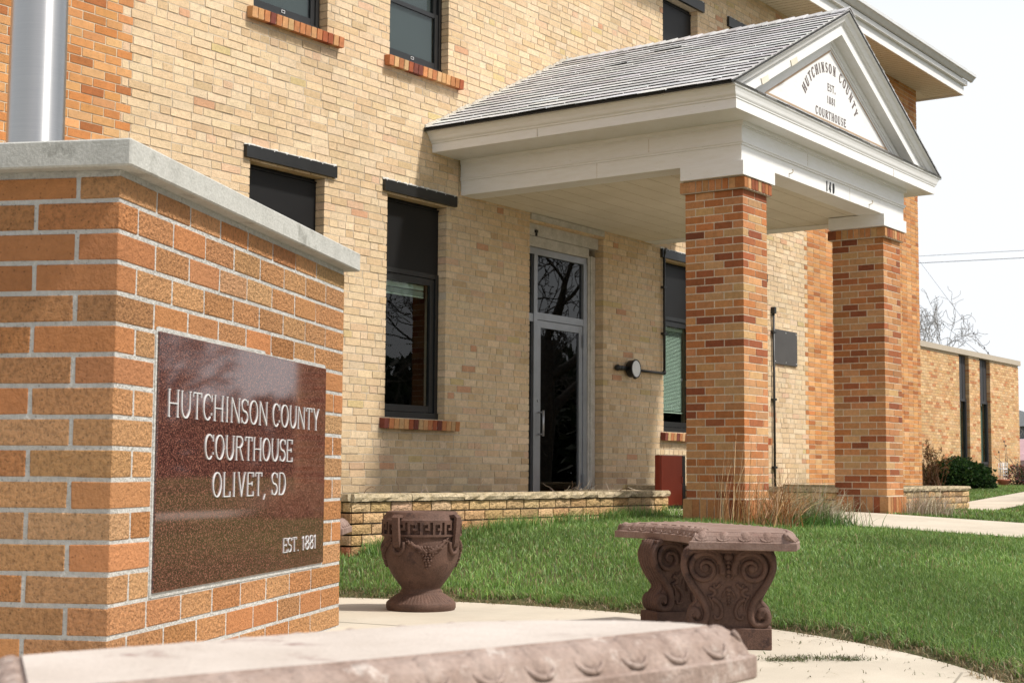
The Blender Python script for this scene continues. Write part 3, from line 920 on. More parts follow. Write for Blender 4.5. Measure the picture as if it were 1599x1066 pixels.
def column(x0, x1, y0, y1):
    mb = MB()
    soldier(mb, x0 - 0.022, x1 + 0.022, y0 - 0.022, y1 + 0.022, 0.30, 0.555, CLM)
    mb.box(x0 - 0.015, x1 + 0.015, y0 - 0.015, y1 + 0.015, 0.22, 0.553, (0.55, 0.47, 0.37, 0.5))
    col_bricks(mb, x0, x1, y0, y1, 0.56, 3.215, CLM)
    mb.box(x0 + 0.003, x1 - 0.003, y0 + 0.003, y1 - 0.003, 0.554, 3.21, (0.62, 0.53, 0.41, 0.4))
    soldier(mb, x0 - 0.035, x1 + 0.035, y0 - 0.035, y1 + 0.035, 3.215, 3.318, CLM)
    mb.box(x0 - 0.029, x1 + 0.029, y0 - 0.029, y1 + 0.029, 3.212, 3.319, (0.5, 0.42, 0.33, 0.5))
    c = cbuild(mb, 'column', M['brick_col'])
    return c
CX = ((11.62, 12.08), (14.81, 15.27))
for a, b in CX:
    column(a, b, 5.811, 6.371)
# entablature: layered boards on the three open sides
en = MB()
EX0, EX1, EY0 = 11.556, 15.334, 5.79
def ring(mb, off, z0, z1, th):
    """U-shaped band: left, front, right; off = outward from the entablature face"""
    x0, x1, y0 = EX0 - off, EX1 + off, EY0 - off
    mb.box(x0, x1, y0, y0 + th, z0, z1)
    mb.box(x0, x0 + th, y0 + th, FY - 0.001, z0, z1)
    mb.box(x1 - th, x1, y0 + th, FY - 0.001, z0, z1)
ring(en, 0.0, 3.445, 3.585, 0.25)
ring(en, 0.012, 3.585, 3.603, 0.25); ring(en, 0.022, 3.603, 3.616, 0.25)
ring(en, 0.006, 3.616, 3.74, 0.25)
ring(en, 0.014, 3.74, 3.752, 0.25); ring(en, 0.03, 3.752, 3.785, 0.25)
# capital blocks over the columns
for a, b in CX:
    en.box(a - 0.085, b + 0.08, 5.765, 6.375, 3.3205, 3.4445)
ent = cbuild(en, 'entablature', M['white'])
lk = MB()   # dark crack where the timber meets the brick
for k in range(30):
    z = 3.44 + 0.012 * k
    lk.box(EX0 - 0.035 - 0.006 * rng.random() , EX0 - 0.0315 + 0.002, FY - 0.012, FY - 0.003, z, z + 0.0118)
sub(lk, 'caulking', M['stone'], ent)
for (bx0, bx1, by0, by1, bz0, bz1) in ((13.9, 13.9025, EY0 - 0.0012, EY0 + 0.002, 3.447, 3.583), (12.9, 12.9025, EY0 - 0.0072, EY0 - 0.004, 3.618, 3.738), (EX0 - 0.0012, EX0 + 0.002, 7.25, 7.2525, 3.447, 3.583), (EX0 - 0.0072, EX0 - 0.004, 6.7, 6.7025, 3.618, 3.738), (EX0 - 0.4562, EX0 - 0.45, 7.6, 7.603, 3.79, 3.867), (14.6, 14.6025, EY0 - 0.1835, EY0 - 0.17, 3.79, 3.867)):
    jb = MB(); jb.box(bx0, bx1, by0, by1, bz0, bz1); sub(jb, 'board_joint', M['stone'], ent)
hkm = MB()
for x, z in ((12.505, 3.487), (14.39, 3.487)):
    hkm = MB()
    hkm.tube([(x, EY0, z), (x, EY0 - 0.02, z), (x + 0.012, EY0 - 0.03, z + 0.008), (x + 0.024, EY0 - 0.03, z + 0.022), (x + 0.022, EY0 - 0.03, z + 0.034), (x + 0.01, EY0 - 0.028, z + 0.036)], 0.004, n=6)
    sub(hkm, 'hook', M['stone'], ent)
cl = MB()
cl.box(EX0 + 0.251, EX1 - 0.251, EY0 + 0.251, FY - 0.001, 3.452, 3.47)
for k in range(11):
    y = 6.15 + 0.245 * k
    cl.box(EX0 + 0.251, EX1 - 0.251, y, y + 0.003, 3.4505, 3.4519, mi=1)
cbuild(cl, 'porch_ceiling', [M['ceiling'], M['stone']])

# eaves: soffit, fascia and crown mould round three sides (mitred)
cv = MB()
def eave_profile():
    # (outward offset from entablature face, z)
    return [(0.02, 3.785), (0.44, 3.787), (0.452, 3.787), (0.455, 3.868), (0.468, 3.872), (0.472, 3.884), (0.48, 3.888), (0.492, 3.90), (0.505, 3.925), (0.53, 3.955), (0.548, 3.962), (0.55, 3.985), (0.02, 3.99)]
EP = eave_profile()
FRX = 0.137 - 0.0
def pt(corner, off, z):
    # front overhang is smaller than the side overhang
    fo = off * 0.40
    if corner == 'Lw': return (EX0 - off, FY - 0.0005, z)
    if corner == 'L': return (EX0 - off, EY0 - fo, z)
    if corner == 'R': return (EX1 + off, EY0 - fo, z)
    return (EX1 + off, FY - 0.0005, z)
cv.sweep(None, [[pt(c, p[0], p[1]) for p in EP] for c in ('Lw', 'L', 'R', 'Rw')])
cbuild(cv, 'cornice', M['white'])

# porch roof: shingle courses as overlapping thin slabs
RZ0, RXL, RXR, RZT, RYF = 3.992, 10.985, 15.905, 5.215, 5.575
sl = math.atan2(RZT - RZ0, PX - RXL)
sh = MB()
SHC = [((0.51, 0.51, 0.52), 8, 0.6), ((0.47, 0.47, 0.475), 6, 0.6), ((0.55, 0.55, 0.555), 5, 0.6), ((0.43, 0.425, 0.42), 1.5, 0.6), ((0.38, 0.37, 0.36), 0.3, 0.6)]
slen = math.hypot(RZT - RZ0, PX - RXL)
ncs = 20; ex = slen / ncs
for side in (-1, 1):
    for i in range(ncs):
        s0, s1 = i * ex - 0.015, i * ex + ex * 1.25
        y = RYF - 0.012 * rng.random() - (0.12 if i % 2 else 0)
        y = RYF
        first = True
        while y < FY - 0.01:
            w = 0.305 if not first else (0.152 if i % 2 else 0.305)
            w *= (0.93 + 0.14 * rng.random()); first = False
            y1 = min(y + w, FY - 0.002)
            if FY - y1 < 0.05: y1 = FY - 0.002
            t = pick(SHC, 0.06)
            lift = 0.015 + 0.003 * rng.random()
            curl = rng.random() < 0.018
            l0 = lift + (0.006 + 0.009 * rng.random() if curl else 0)
            l1 = lift + (0.004 * rng.random() if curl else 0)
            e0 = s0 + rng.normal(0, 0.005) - (0.012 if rng.random() < .1 else 0)
            def P(s, y_, up_):
                x = RXL + s * math.cos(sl) - up_ * math.sin(sl); z = RZ0 + s * math.sin(sl) + up_ * math.cos(sl)
                return (x if side < 0 else 2 * PX - x, y_, z)
            s1c = min(s1, slen)
            sg = -1
            top = [P(e0, y + 0.0025, l0), P(e0, y1 - 0.0025, l1), P(s1c, y1 - 0.0025, 0.004), P(s1c, y + 0.0025, 0.004)]
            bot = [P(e0, y + 0.0025, l0 - 0.010), P(e0, y1 - 0.0025, l1 - 0.010), P(s1c, y1 - 0.0025, -0.003), P(s1c, y + 0.0025, -0.003)]
            fs = [(0, 1, 2, 3), (7, 6, 5, 4), (0, 4, 5, 1), (1, 5, 6, 2), (2, 6, 7, 3), (3, 7, 4, 0)]
            if side < 0: fs = [f[::-1] for f in fs]
            sh.add(top + bot, fs, t)
            # the cut edge of the felt is dark
            k = len(top)
            ebot = [P(e0 - 0.0016, y + 0.0025, l0 - 0.0), P(e0 - 0.0016, y1 - 0.0025, l1 - 0.0), P(e0 - 0.0016, y1 - 0.0025, l1 - 0.0125), P(e0 - 0.0016, y + 0.0025, l0 - 0.0125)]
            sh.add(ebot, [(0, 1, 2, 3) if side > 0 else (3, 2, 1, 0)], (0.03, 0.03, 0.03, 0.2))
            y = y1
    # deck under the shingles
    def P2(s, y_, up_):
        x = RXL + s * math.cos(sl) - up_ * math.sin(sl); z = RZ0 + s * math.sin(sl) + up_ * math.cos(sl)
        return (x if side < 0 else 2 * PX - x, y_, z)
    sh.add([P2(-0.02, RYF + 0.002, -0.004), P2(-0.02, FY - 0.003, -0.004), P2(slen, FY - 0.003, -0.004), P2(slen, RYF + 0.002, -0.004), P2(-0.02, RYF + 0.002, -0.02), P2(-0.02, FY - 0.003, -0.02), P2(slen, FY - 0.003, -0.02), P2(slen, RYF + 0.002, -0.02)],
           [(0, 1, 2, 3), (7, 6, 5, 4), (0, 4, 5, 1), (1, 5, 6, 2), (2, 6, 7, 3), (3, 7, 4, 0)], (0.035, 0.035, 0.035, 0.2))
# ridge caps
yy = RYF - 0.005
while yy < FY - 0.02:
    t = pick(SHC, 0.06); y1 = min(yy + 0.19, FY - 0.003)
    for side in (-1, 1):
        c_, s_ = math.cos(sl), math.sin(sl)
        def R_(q, up_): return (PX + side * q * c_ + side * up_ * s_, RZT - q * s_ + up_ * c_ + 0.012)
        a0, a1 = R_(0, 0.012), R_(0.13, 0.012); b0, b1 = R_(0, 0.002), R_(0.13, 0.002)
        vs = [(PX, yy, RZT + 0.032), (a1[0], yy, a1[1]), (b1[0], y1, b1[1]), (PX, y1, RZT + 0.018), (PX, yy, RZT + 0.02), (a1[0], yy, a1[1] - 0.012), (b1[0], y1, b1[1] - 0.006), (PX, y1, RZT + 0.008)]
        sh.add(vs, [(0, 1, 2, 3), (7, 6, 5, 4), (0, 4, 5, 1), (1, 5, 6, 2)], t)
    yy += 0.145
proof = cbuild(sh, 'porch_roof', M['shingle'])
fl = MB()   # mortar flashing along the brick wall, both slopes
for side in (-1, 1):
    for k in range(60):
        s0, s1 = slen * k / 60, slen * (k + 1) / 60
        h = 0.03 + 0.022 * rng.random()
        x0_, z0_ = RXL + s0 * math.cos(sl), RZ0 + s0 * math.sin(sl); x1_, z1_ = RXL + s1 * math.cos(sl), RZ0 + s1 * math.sin(sl)
        if side > 0: x0_, x1_ = 2 * PX - x0_, 2 * PX - x1_
        d_ = 0.018 + 0.006 * rng.random()
        vs = [(x0_, FY - d_, z0_ + 0.0), (x1_, FY - d_, z1_ + 0.0), (x1_, FY - 0.004, z1_ + h), (x0_, FY - 0.004, z0_ + h), (x0_, FY + 0.004, z0_), (x1_, FY + 0.004, z1_)]
        fl.add(vs, [(0, 1, 2, 3), (3, 2, 1, 0)])
sub(fl, 'flashing', mat_mottled('old_mortar', (0.34, 0.31, 0.26), (0.52, 0.48, 0.41), scale=25, rough=0.95, bump=0.8, bscale=80, fine=0.3), proof)

# pediment: tympanum board, raking cornice, inner moulding, ledge
pd = MB()
YT = 5.78
zb = 3.992
def slope_pt(x, dz):
    return RZ0 + (RZT - RZ0) * (1 - abs(x - PX) / (PX - RXL)) + dz
pd.add([(RXL + 0.3, YT, zb), (RXR - 0.3, YT, zb), (PX, YT, slope_pt(PX, -0.16))], [(0, 1, 2)])
RKP = [(RYF + 0.004, -0.004), (RYF + 0.010, -0.035), (RYF + 0.034, -0.052), (RYF + 0.052, -0.10), (RYF + 0.066, -0.11), (RYF + 0.072, -0.122), (RYF + 0.085, -0.126), (RYF + 0.086, -0.232), (YT - 0.03, -0.238), (YT + 0.02, -0.24), (YT + 0.02, -0.01)]
for side in (-1, 1):
    e0 = PX - RXL
    def Q(x, y_, dz): return (PX + side * x, y_, slope_pt(PX + x, dz))
    rings = []
    rings.append([Q(0, p[0], p[1]) for p in RKP])
    # lower end: cut plumb where it dies on the ledge
    rings.append([Q(e0 - 0.02, p[0], max(p[1], -0.03)) if False else (PX + side * (e0 - 0.02 - max(0, (-p[1] - 0.012)) / math.tan(sl)), p[0], max(slope_pt(PX + (e0 - 0.02 - max(0, (-p[1] - 0.012)) / math.tan(sl)), p[1]), 3.995)) for p in RKP])
    if side > 0: rings = [r[::-1] for r in rings]
    pd.sweep(None, rings)
    # inner moulding against the board
    for (o0, o1, yy0) in ((-0.24, -0.30, 0.016), (-0.30, -0.335, 0.008)):
        xa, xb = 0.0, e0 - 0.02 + (o0 + 0.01) / math.tan(sl)
        xb2 = e0 - 0.02 + (o1 + 0.01) / math.tan(sl)
        f = [(PX + side * xa, YT - yy0, slope_pt(PX, o0)), (PX + side * xb, YT - yy0, slope_pt(PX + xb, o0)), (PX + side * xb2, YT - yy0, slope_pt(PX + xb2, o1)), (PX + side * xa, YT - yy0, slope_pt(PX, o1))]
        bk = [(p[0], YT + 0.005, p[2]) for p in f]
        pd.add(f + bk, [(0, 1, 2, 3), (3, 2, 1, 0), (2, 3, 7, 6), (6, 7, 3, 2)])
ped = cbuild(pd, 'pediment', M['white'])
lg = MB()   # weathered shingle ledge in front of the tympanum
xx = RXL + 0.02
while xx < RXR - 0.02:
    x1 = min(xx + 0.16 + 0.06 * rng.random(), RXR - 0.02)
    dz = 0.004 * rng.random()
    lg.add([(xx, RYF - 0.012, 3.990 + dz), (x1 - 0.004, RYF - 0.012, 3.990 + dz), (x1 - 0.004, YT + 0.004, 4.03), (xx, YT + 0.004, 4.03), (xx, RYF - 0.012, 3.974 + dz), (x1 - 0.004, RYF - 0.012, 3.974 + dz), (x1 - 0.004, YT, 3.995), (xx, YT, 3.995)],
           [(0, 1, 2, 3), (4, 5, 1, 0), (5, 6, 2, 1), (7, 4, 0, 3)], pick([((0.10, 0.095, 0.09), 3), ((0.05, 0.05, 0.05), 3), ((0.17, 0.16, 0.15), 1)], 0.1))
    xx = x1
sub(lg, 'ledge_shingles', M['shingle'], ped)
pt2 = MB()   # patches of newer wood and peeled paint on the left rake
for x in (11.75, 12.35):
    pt2 = MB()
    z = slope_pt(x, -0.20)
    pt2.obox((x, RYF + 0.083, z), (math.cos(sl), 0, math.sin(sl)), (0, 1, 0), (-math.sin(sl), 0, math.cos(sl)), 0.075, 0.005, 0.03, 0.002)
    sub(pt2, 'repair_patch', M['ceiling'], ped)
# tan outline triangle
TR = [(11.99, 4.125), (14.90, 4.125), (PX, 4.855)]
tl_ = MB()
cen = np.mean(np.array(TR), 0)
for k in range(3):
    p, q_ = np.array(TR[k]), np.array(TR[(k + 1) % 3])
    d = (q_ - p) / np.linalg.norm(q_ - p); n_ = np.array([-d[1], d[0]]); w = 0.018
    poly = [p, q_, q_ + n_ * w - d * w * (2.2 if k == 0 else 1.6), p + n_ * w + d * w * (2.2 if k == 0 else 1.6)]
    tl_.prism([tuple(a) for a in poly], (0, YT, 0), (1, 0, 0), (0, 0, 1), (0, -1, 0), 0.0005 + 0.0003 * k, 0.002 + 0.0003 * k)
sub(tl_, 'outline', M['tan_line'], ped)

# ------------------------------------------------------------------ lettering (stroked serif capitals)
def arc(cx, cy, rx, ry, a0, a1, n=14):
    return [(cx + rx * math.cos(math.radians(a0 + (a1 - a0) * i / n)), cy + ry * math.sin(math.radians(a0 + (a1 - a0) * i / n))) for i in range(n + 1)]
def glyph(ch, W, T, t, sf):
    """strokes: (polyline, width list) in a box W x 1; sf = serif half length"""
    S = []
    def line(x0, y0, x1, y1, w): S.append(([(x0, y0), (x1, y1)], [w, w]))
    def serif(x, y, l=1.0, r=1.0):
        h = t * 0.75
        yy = y + (h / 2 if y < 0.5 else -h / 2)
        S.append(([(x - sf * l, yy), (x + sf * r, yy)], [h, h]))
    def curve(p, wf): S.append((p, [wf(i / (len(p) - 1)) for i in range(len(p))]))
    a, b = T / 2 + sf * 0.5, W - T / 2 - sf * 0.5
    if ch == 'H':
        line(a, 0, a, 1, T); line(b, 0, b, 1, T); line(a, .5, b, .5, t)
        for x in (a, b): serif(x, 0); serif(x, 1)
    elif ch == 'I':
        line(W / 2, 0, W / 2, 1, T); serif(W / 2, 0); serif(W / 2, 1)
    elif ch == 'T':
        line(W / 2, 0, W / 2, 1, T); line(0, 1 - t / 2, W, 1 - t / 2, t); serif(W / 2, 0)
        line(t / 2, 1, t / 2, .82, t); line(W - t / 2, 1, W - t / 2, .82, t)
    elif ch == 'U':
        r = (b - a) / 2
        line(a, r * 1.1, a, 1, T); line(b, r * 1.1, b, 1, t * 1.25)
        curve(arc((a + b) / 2, r * 1.1 + t * .3, r, r * 1.1 + t * .3 - t / 2, 180, 360), lambda q: T + (t * 1.25 - T) * q)
        serif(a, 1); serif(b, 1)
    elif ch == 'C':
        curve(arc(W / 2, .5, W / 2 - T * .45, .5 - t / 2, 48, 312, 24), lambda q: t + (T - t) * math.sin(math.pi * q))
        line(W - T * .45, .98, W - T * .45, .72, t); line(W - T * .5, .2, W - T * .5, .3, t)
    elif ch == 'O':
        curve(arc(W / 2, .5, W / 2 - T / 2, .5 - t / 2, 0, 360, 32), lambda q: t + (T - t) * abs(math.cos(2 * math.pi * q)))
    elif ch == 'N':
        line(a, 0, a, 1, t * 1.1); line(b, 0, b, 1, t * 1.1); line(a, .98, b, .02, T)
        serif(a, 0); serif(b, 1); serif(a, 1, 1, .2)
    elif ch == 'S':
        p = arc(W / 2, .74, W / 2 - T * .45, .26 - t / 2, 30, 250, 14) + arc(W / 2, .26, W / 2 - T * .45, .26 - t / 2, 80, -150, 16)
        curve(p, lambda q: t + (T - t) * math.exp(-((q - .5) / .22) ** 2))
        line(W - T * .5, .97, W - T * .5, .76, t * .9); line(T * .45, .03, T * .45, .25, t * .9)
    elif ch == 'Y':
        line(W * .5, 0, W * .5, .48, T); line(W * .5, .46, a * .8, 1, T); line(W * .5, .46, W - a * .8, 1, t)
        serif(W / 2, 0); serif(a * .9, 1); serif(W - a * .9, 1)
    elif ch == 'E':
        line(a, 0, a, 1, T); line(a, t / 2, W, t / 2, t); line(a, 1 - t / 2, W * .95, 1 - t / 2, t); line(a, .52, W * .72, .52, t)
        serif(a, 0, 1, 0); serif(a, 1, 1, 0)
        line(W - t / 2, 0, W - t / 2, .2, t); line(W * .95 - t / 2, 1, W * .95 - t / 2, .8, t); line(W * .72, .43, W * .72, .61, t)
    elif ch == 'L':
        line(a, 0, a, 1, T); line(a, t / 2, W, t / 2, t); serif(a, 1); serif(a, 0, 1, 0); line(W - t / 2, 0, W - t / 2, .22, t)
    elif ch == 'V':
        line(W / 2, 0, a * .8, 1, T); line(W / 2, 0, W - a * .8, 1, t); serif(a * .9, 1); serif(W - a * .9, 1)
    elif ch == 'D':
        line(a, 0, a, 1, T); curve([(a, 1 - t / 2)] + arc(W * .42, .5, W * .58 - T / 2, .5 - t / 2, 90, -90, 18) + [(a, t / 2)], lambda q: t + (T - t) * math.sin(math.pi * q))
        serif(a, 0, 1, 0); serif(a, 1, 1, 0)
    elif ch == 'R':
        line(a, 0, a, 1, T); curve([(a, 1 - t / 2)] + arc(W * .5, .76, W * .42 - T / 2, .24 - t / 2, 90, -90, 14) + [(a, .52 + t / 2)], lambda q: t + (T - t) * math.sin(math.pi * q))
        line(W * .5, .54, W * .93, .02, T * .9); serif(a, 0); serif(a, 1, 1, 0); serif(W * .95, 0, .5, .6)
    elif ch == '1':
        line(W / 2, 0, W / 2, 1, T); serif(W / 2, 0, .9, .9); line(W / 2, .97, W * .18, .82, t)
    elif ch == '8':
        curve(arc(W / 2, .75, W * .42 - T * .4, .25 - t / 2, 0, 360, 22), lambda q: t + (T - t) * .8 * abs(math.cos(2 * math.pi * q)))
        curve(arc(W / 2, .26, W * .5 - T * .45, .26 - t / 2, 0, 360, 22), lambda q: t + (T - t) * abs(math.cos(2 * math.pi * q)))
    elif ch == '4':
        line(W * .68, 0, W * .68, 1, T); line(W * .66, .98, 0, .3, t); line(0, .28, W, .28, t)
    elif ch == '0':
        curve(arc(W / 2, .5, W / 2 - T / 2, .5 - t / 2, 0, 360, 26), lambda q: t + (T - t) * abs(math.cos(2 * math.pi * q)))
    elif ch == '.':
        line(W / 2, 0, W / 2, T * 1.2, T * 1.2)
    elif ch == ',':
        S.append(([(W / 2, T * 1.1), (W / 2, 0.0), (W * .2, -.17)], [T * 1.1, T * 1.0, T * .3]))
    return S
WID = {'I': .5, '1': .55, '.': .42, ',': .42, 'N': 1.08, 'H': 1.05, 'O': 1.05, 'U': 1.02, 'Y': .98, 'L': .85, 'E': .86, 'S': .82, 'T': .92, 'C': .98, 'V': .98, 'D': 1.0, 'R': .98, '8': .86, '4': .9, '0': .9}
def text_mesh(mb, txt, place, height, wid, T, t, sf, gap, space, depth, mi=0, base=0.0):
    """place(x, y, out) -> 3D for text coordinates in metres; text centred on x=0"""
    tot = 0; items = []
    for ch in txt:
        if ch == ' ': tot += space; continue
        w = WID[ch] * wid
        items.append((ch, tot, w)); tot += w + gap
    tot -= gap
    for ch, x0, w in items:
        for si, (p, ws) in enumerate(glyph(ch, w, T, t, sf)):
            P = np.array(p, float); k = len(P)
            tg = np.gradient(P, axis=0); tg /= np.linalg.norm(tg, axis=1)[:, None] + 1e-9
            nn = np.stack([-tg[:, 1], tg[:, 0]], -1) * (np.array(ws)[:, None] / 2)
            Lf, Rt = P + nn, P - nn
            dz = depth + base + si * 0.00025
            xc = x0 + w / 2 - tot / 2
            def pl(q, o): return place((x0 + q[0] - tot / 2) * height, q[1] * height, o, xc * height)
            vs = [pl(q, dz) for q in Lf] + [pl(q, dz) for q in Rt] + [pl(q, base) for q in Lf] + [pl(q, base) for q in Rt]
            fs = []
            for i in range(k - 1):
                fs += [(i, k + i, k + i + 1, i + 1), (2 * k + i, i, i + 1, 2 * k + i + 1), (k + i, 3 * k + i, 3 * k + i + 1, k + i + 1)]
            fs += [(0, 2 * k, 3 * k, k), (k - 1, 2 * k - 1, 4 * k - 1, 3 * k - 1)]
            mb.add(vs, fs, None, mi)

# pediment lettering
def flatp(cx, cz): return lambda x, y, o, xc: (cx + x, YT - o, cz + y)
AR, ACX, ACZ = 0.70, 13.445, 3.915
def archp(x, y, o, xc):
    # letters stand on the arch, each turned with it
    th = xc / AR * 0.98
    lx, r = x - xc, AR + y
    return (ACX + r * math.sin(th) + lx * math.cos(th), YT - o, ACZ + r * math.cos(th) - lx * math.sin(th))
tx = MB(); text_mesh(tx, 'HUTCHINSON COUNTY', archp, 0.098, 0.70, 0.24, 0.10, 0.10, 0.20, 0.60, 0.0015, base=0.0004); sub(tx, 'lettering', M['letter_grey'], ped)
tx = MB(); text_mesh(tx, 'EST.', flatp(13.46, 4.437), 0.074, 0.66, 0.19, 0.09, 0.09, 0.2, 0.5, 0.0015, base=0.0004); sub(tx, 'lettering', M['letter_grey'], ped)
tx = MB(); text_mesh(tx, '1881', flatp(13.45, 4.315), 0.072, 0.72, 0.19, 0.09, 0.07, 0.2, 0.5, 0.0015, base=0.0004); sub(tx, 'lettering', M['letter_grey'], ped)
tx = MB(); text_mesh(tx, 'COURTHOUSE', flatp(13.44, 4.158), 0.080, 0.74, 0.22, 0.09, 0.10, 0.19, 0.5, 0.0015, base=0.0004); sub(tx, 'lettering', M['letter_grey'], ped)
tx = MB()
text_mesh(tx, '140', lambda x, y, o, xc: (13.425 + x, EY0 - o, 3.458 + y), 0.098, 0.46, 0.15, 0.09, 0.05, 0.42, 0.5, 0.006)
sub(tx, 'house_number', M['black'], ent)

# ------------------------------------------------------------------ things fixed to the front wall
def tube_mb(pts, r, n=8):
    b = MB(); b.tube(pts, r, n); return b
wl = thing('wall_lamp', 'round black wall lamp with pale disc face and conduit beside the entrance door', 'lamp', (14.70, FY, 1.945))
b = MB()
ring_prof = [(0.0, 0), (0.05, 0), (0.088, 0.022), (0.097, 0.032), (0.097, 0.095), (0.106, 0.097), (0.106, 0.113), (0.093, 0.115), (0.093, 0.108)]
def lathe_y(b, prof, c, n=32, **kw):
    b2 = MB(); b2.lathe(prof, n, **kw)
    v = np.concatenate(b2.v)
    vv = np.stack([v[:, 0] + c[0], -v[:, 2] + c[1], v[:, 1] + c[2]], -1)
    b.add(vv, b2.f, None, 0, True)
lathe_y(b, ring_prof, (0, -0.005, 0))
b.tube([(-0.27, -0.04, 0.0), (-0.08, -0.04, 0.0)], 0.028, 12); b.ell((-0.28, -0.04, 0), 0.036, 0.039, 0.036, n=12, k=8)
b.ell((0.03, -0.08, -0.10), 0.022, 0.022, 0.014)
b.build('housing', M['black'], wl)
b = MB(); lathe_y(b, [(0.0, 0.113), (0.0925, 0.111)], (0, -0.005, 0)); b.build('lens', M['lens'], wl)
b = MB()
b.tube([(0.09, -0.035, -0.005), (0.77, -0.03, -0.005)], 0.016, 10)
b.tube([(0.77, -0.03, -0.005), (0.785, -0.03, 0.0), (0.79, -0.03, 0.02)], 0.024, 10)
b.tube([(0.79, -0.03, 0.0), (0.79, -0.03, 1.42)], 0.016, 10)
b.tube([(0.79, -0.03, 1.41), (0.805, -0.028, 1.45), (0.85, -0.02, 1.47)], 0.022, 10)
for z in (0.45, 1.0): b.box(0.755, 0.825, -0.05, -0.001, z, z + 0.025)
b.build('conduit', M['black'], wl)
pp = thing('wall_conduit', 'thin dark vertical conduit running down the tan wall left of the grey plate', 'pipe', (18.44, FY, 0.55))
b = MB(); b.tube([(0, -0.03, 0), (0, -0.03, 2.36)], 0.017, 8)
b.build('pipe', M['black'], pp)
for z in (0.3, 1.2, 2.1):
    b = MB(); b.box(-0.04, 0.04, -0.05, -0.001, z, z + 0.03); b.build('clamp', M['black'], pp)
b = MB(); b.box(-0.028, 0.028, -0.058, -0.001, 2.361, 2.45); b.build('cap', M['black'], pp)
pq = thing('wall_plate', 'flat dark grey metal plate bolted to the tan brick wall between the two porch columns', 'plate', (18.83, FY, 2.48))
b = MB(); b.obox((0, -0.012, 0), (1, 0, 0), (0, 1, 0), (0, 0, 1), 0.365, 0.011, 0.235, 0.003); b.build('plate', mat_plain('dull_grey_metal', (0.06, 0.055, 0.052), rough=0.5, var=0.12, scale=3), pq)
b = MB()
for x in (-0.33, 0, 0.33):
    for z in (-0.2, 0.2):
        b = MB(); b.ell((x, -0.024, z), 0.008, 0.005, 0.008, n=6, k=4); b.build('screw', M['lens'], pq)

# ------------------------------------------------------------------ planters of rock-face brick
def rock_wall(mb, p, q, ztop, rows, H=0.0755, L=0.235, thick=0.12):
    """straight run of rock-face brick from p to q, outside on the right of p->q"""
    p, q = np.array(p, float), np.array(q, float); ln = np.linalg.norm(q - p); d = (q - p) / ln; n = np.array([d[1], -d[0]])
    for i in range(rows):
        z1 = ztop - i * H - 0.006; z0 = ztop - (i + 1) * H + 0.006
        x = -(i % 2) * L / 2 - rng.random() * 0.03
        while x < ln - 0.01:
            e = x + L * (0.9 + 0.2 * rng.random())
            if ln - e < 0.05: e = ln
            a, b_ = max(0, x), min(e, ln)
            if b_ - a > 0.03:
                o = 0.003 * rng.random() + 0.002
                c = p + d * (a + b_) / 2 + n * (o - thick / 2)
                # rock face: front grid pushed out irregularly
                w, h = (b_ - a) / 2 - 0.006, (z1 - z0) / 2
                nx_, nz_ = 5, 3
                vs = []
                for iz in range(nz_ + 1):
                    for ix in range(nx_ + 1):
                        edge = ix in (0, nx_) or iz in (0, nz_)
                        pr = (0.0 if edge else 0.003 + 0.005 * rng.random()) + 0.002 * rng.random()
                        u_, v_ = -w + 2 * w * ix / nx_, -h + 2 * h * iz / nz_
                        pos = c + d * u_ + n * (thick / 2 + pr)
                        vs.append((pos[0], pos[1], (z0 + z1) / 2 + v_))
                fs = []
                for iz in range(nz_):
                    for ix in range(nx_):
                        k = iz * (nx_ + 1) + ix
                        fs.append((k, k + 1, k + nx_ + 2, k + nx_ + 1))
                t = pick(PLN, 0.10)
                mb.add(vs, fs, t, 0, False)
                mb.obox((*c, (z0 + z1) / 2), (*d, 0), (*(-n), 0), (0, 0, 1), w, thick / 2 - 0.001, h, 0, t)
            x = e
    c = (p + q) / 2 - n * (thick / 2 + 0.012)
    mb.obox((*c, ztop - rows * H / 2), (*d, 0), (*(-n), 0), (0, 0, 1), ln / 2 - 0.012, thick / 2, rows * H / 2 - 0.003, 0, (0.20, 0.17, 0.13, 0.6))
def cap_run(mb, p, q, z0, z1, wi=0.24, ov=0.025, seg=0.62):
    p, q = np.array(p, float), np.array(q, float); ln = np.linalg.norm(q - p); d = (q - p) / ln; n = np.array([d[1], -d[0]])
    k = max(1, round(ln / seg))
    for i in range(k):
        a, b_ = ln * i / k, ln * (i + 1) / k
        nx_ = 9
        vs = []; 
        for ring in range(2):
            pass
        prof_n = [(ov, z0), (ov + 0.006, (z0 + z1) / 2), (ov, z1), (ov - wi / 2, z1 + 0.002), (ov - wi, z1), (ov - wi, z0)]
        rings = []
        for ix in range(nx_ + 1):
            u_ = a + 0.003 + (b_ - a - 0.006) * ix / nx_
            rg = []
            for jx, (o, z) in enumerate(prof_n):
                jt = rng.normal(0, 0.004) if jx < 3 else 0
                jz = rng.normal(0, 0.002) if jx in (0, 2) else 0
                pos = p + d * u_ + n * (o + jt)
                rg.append((pos[0], pos[1], z + jz))
            rings.append(rg)
        mb.sweep(None, rings)
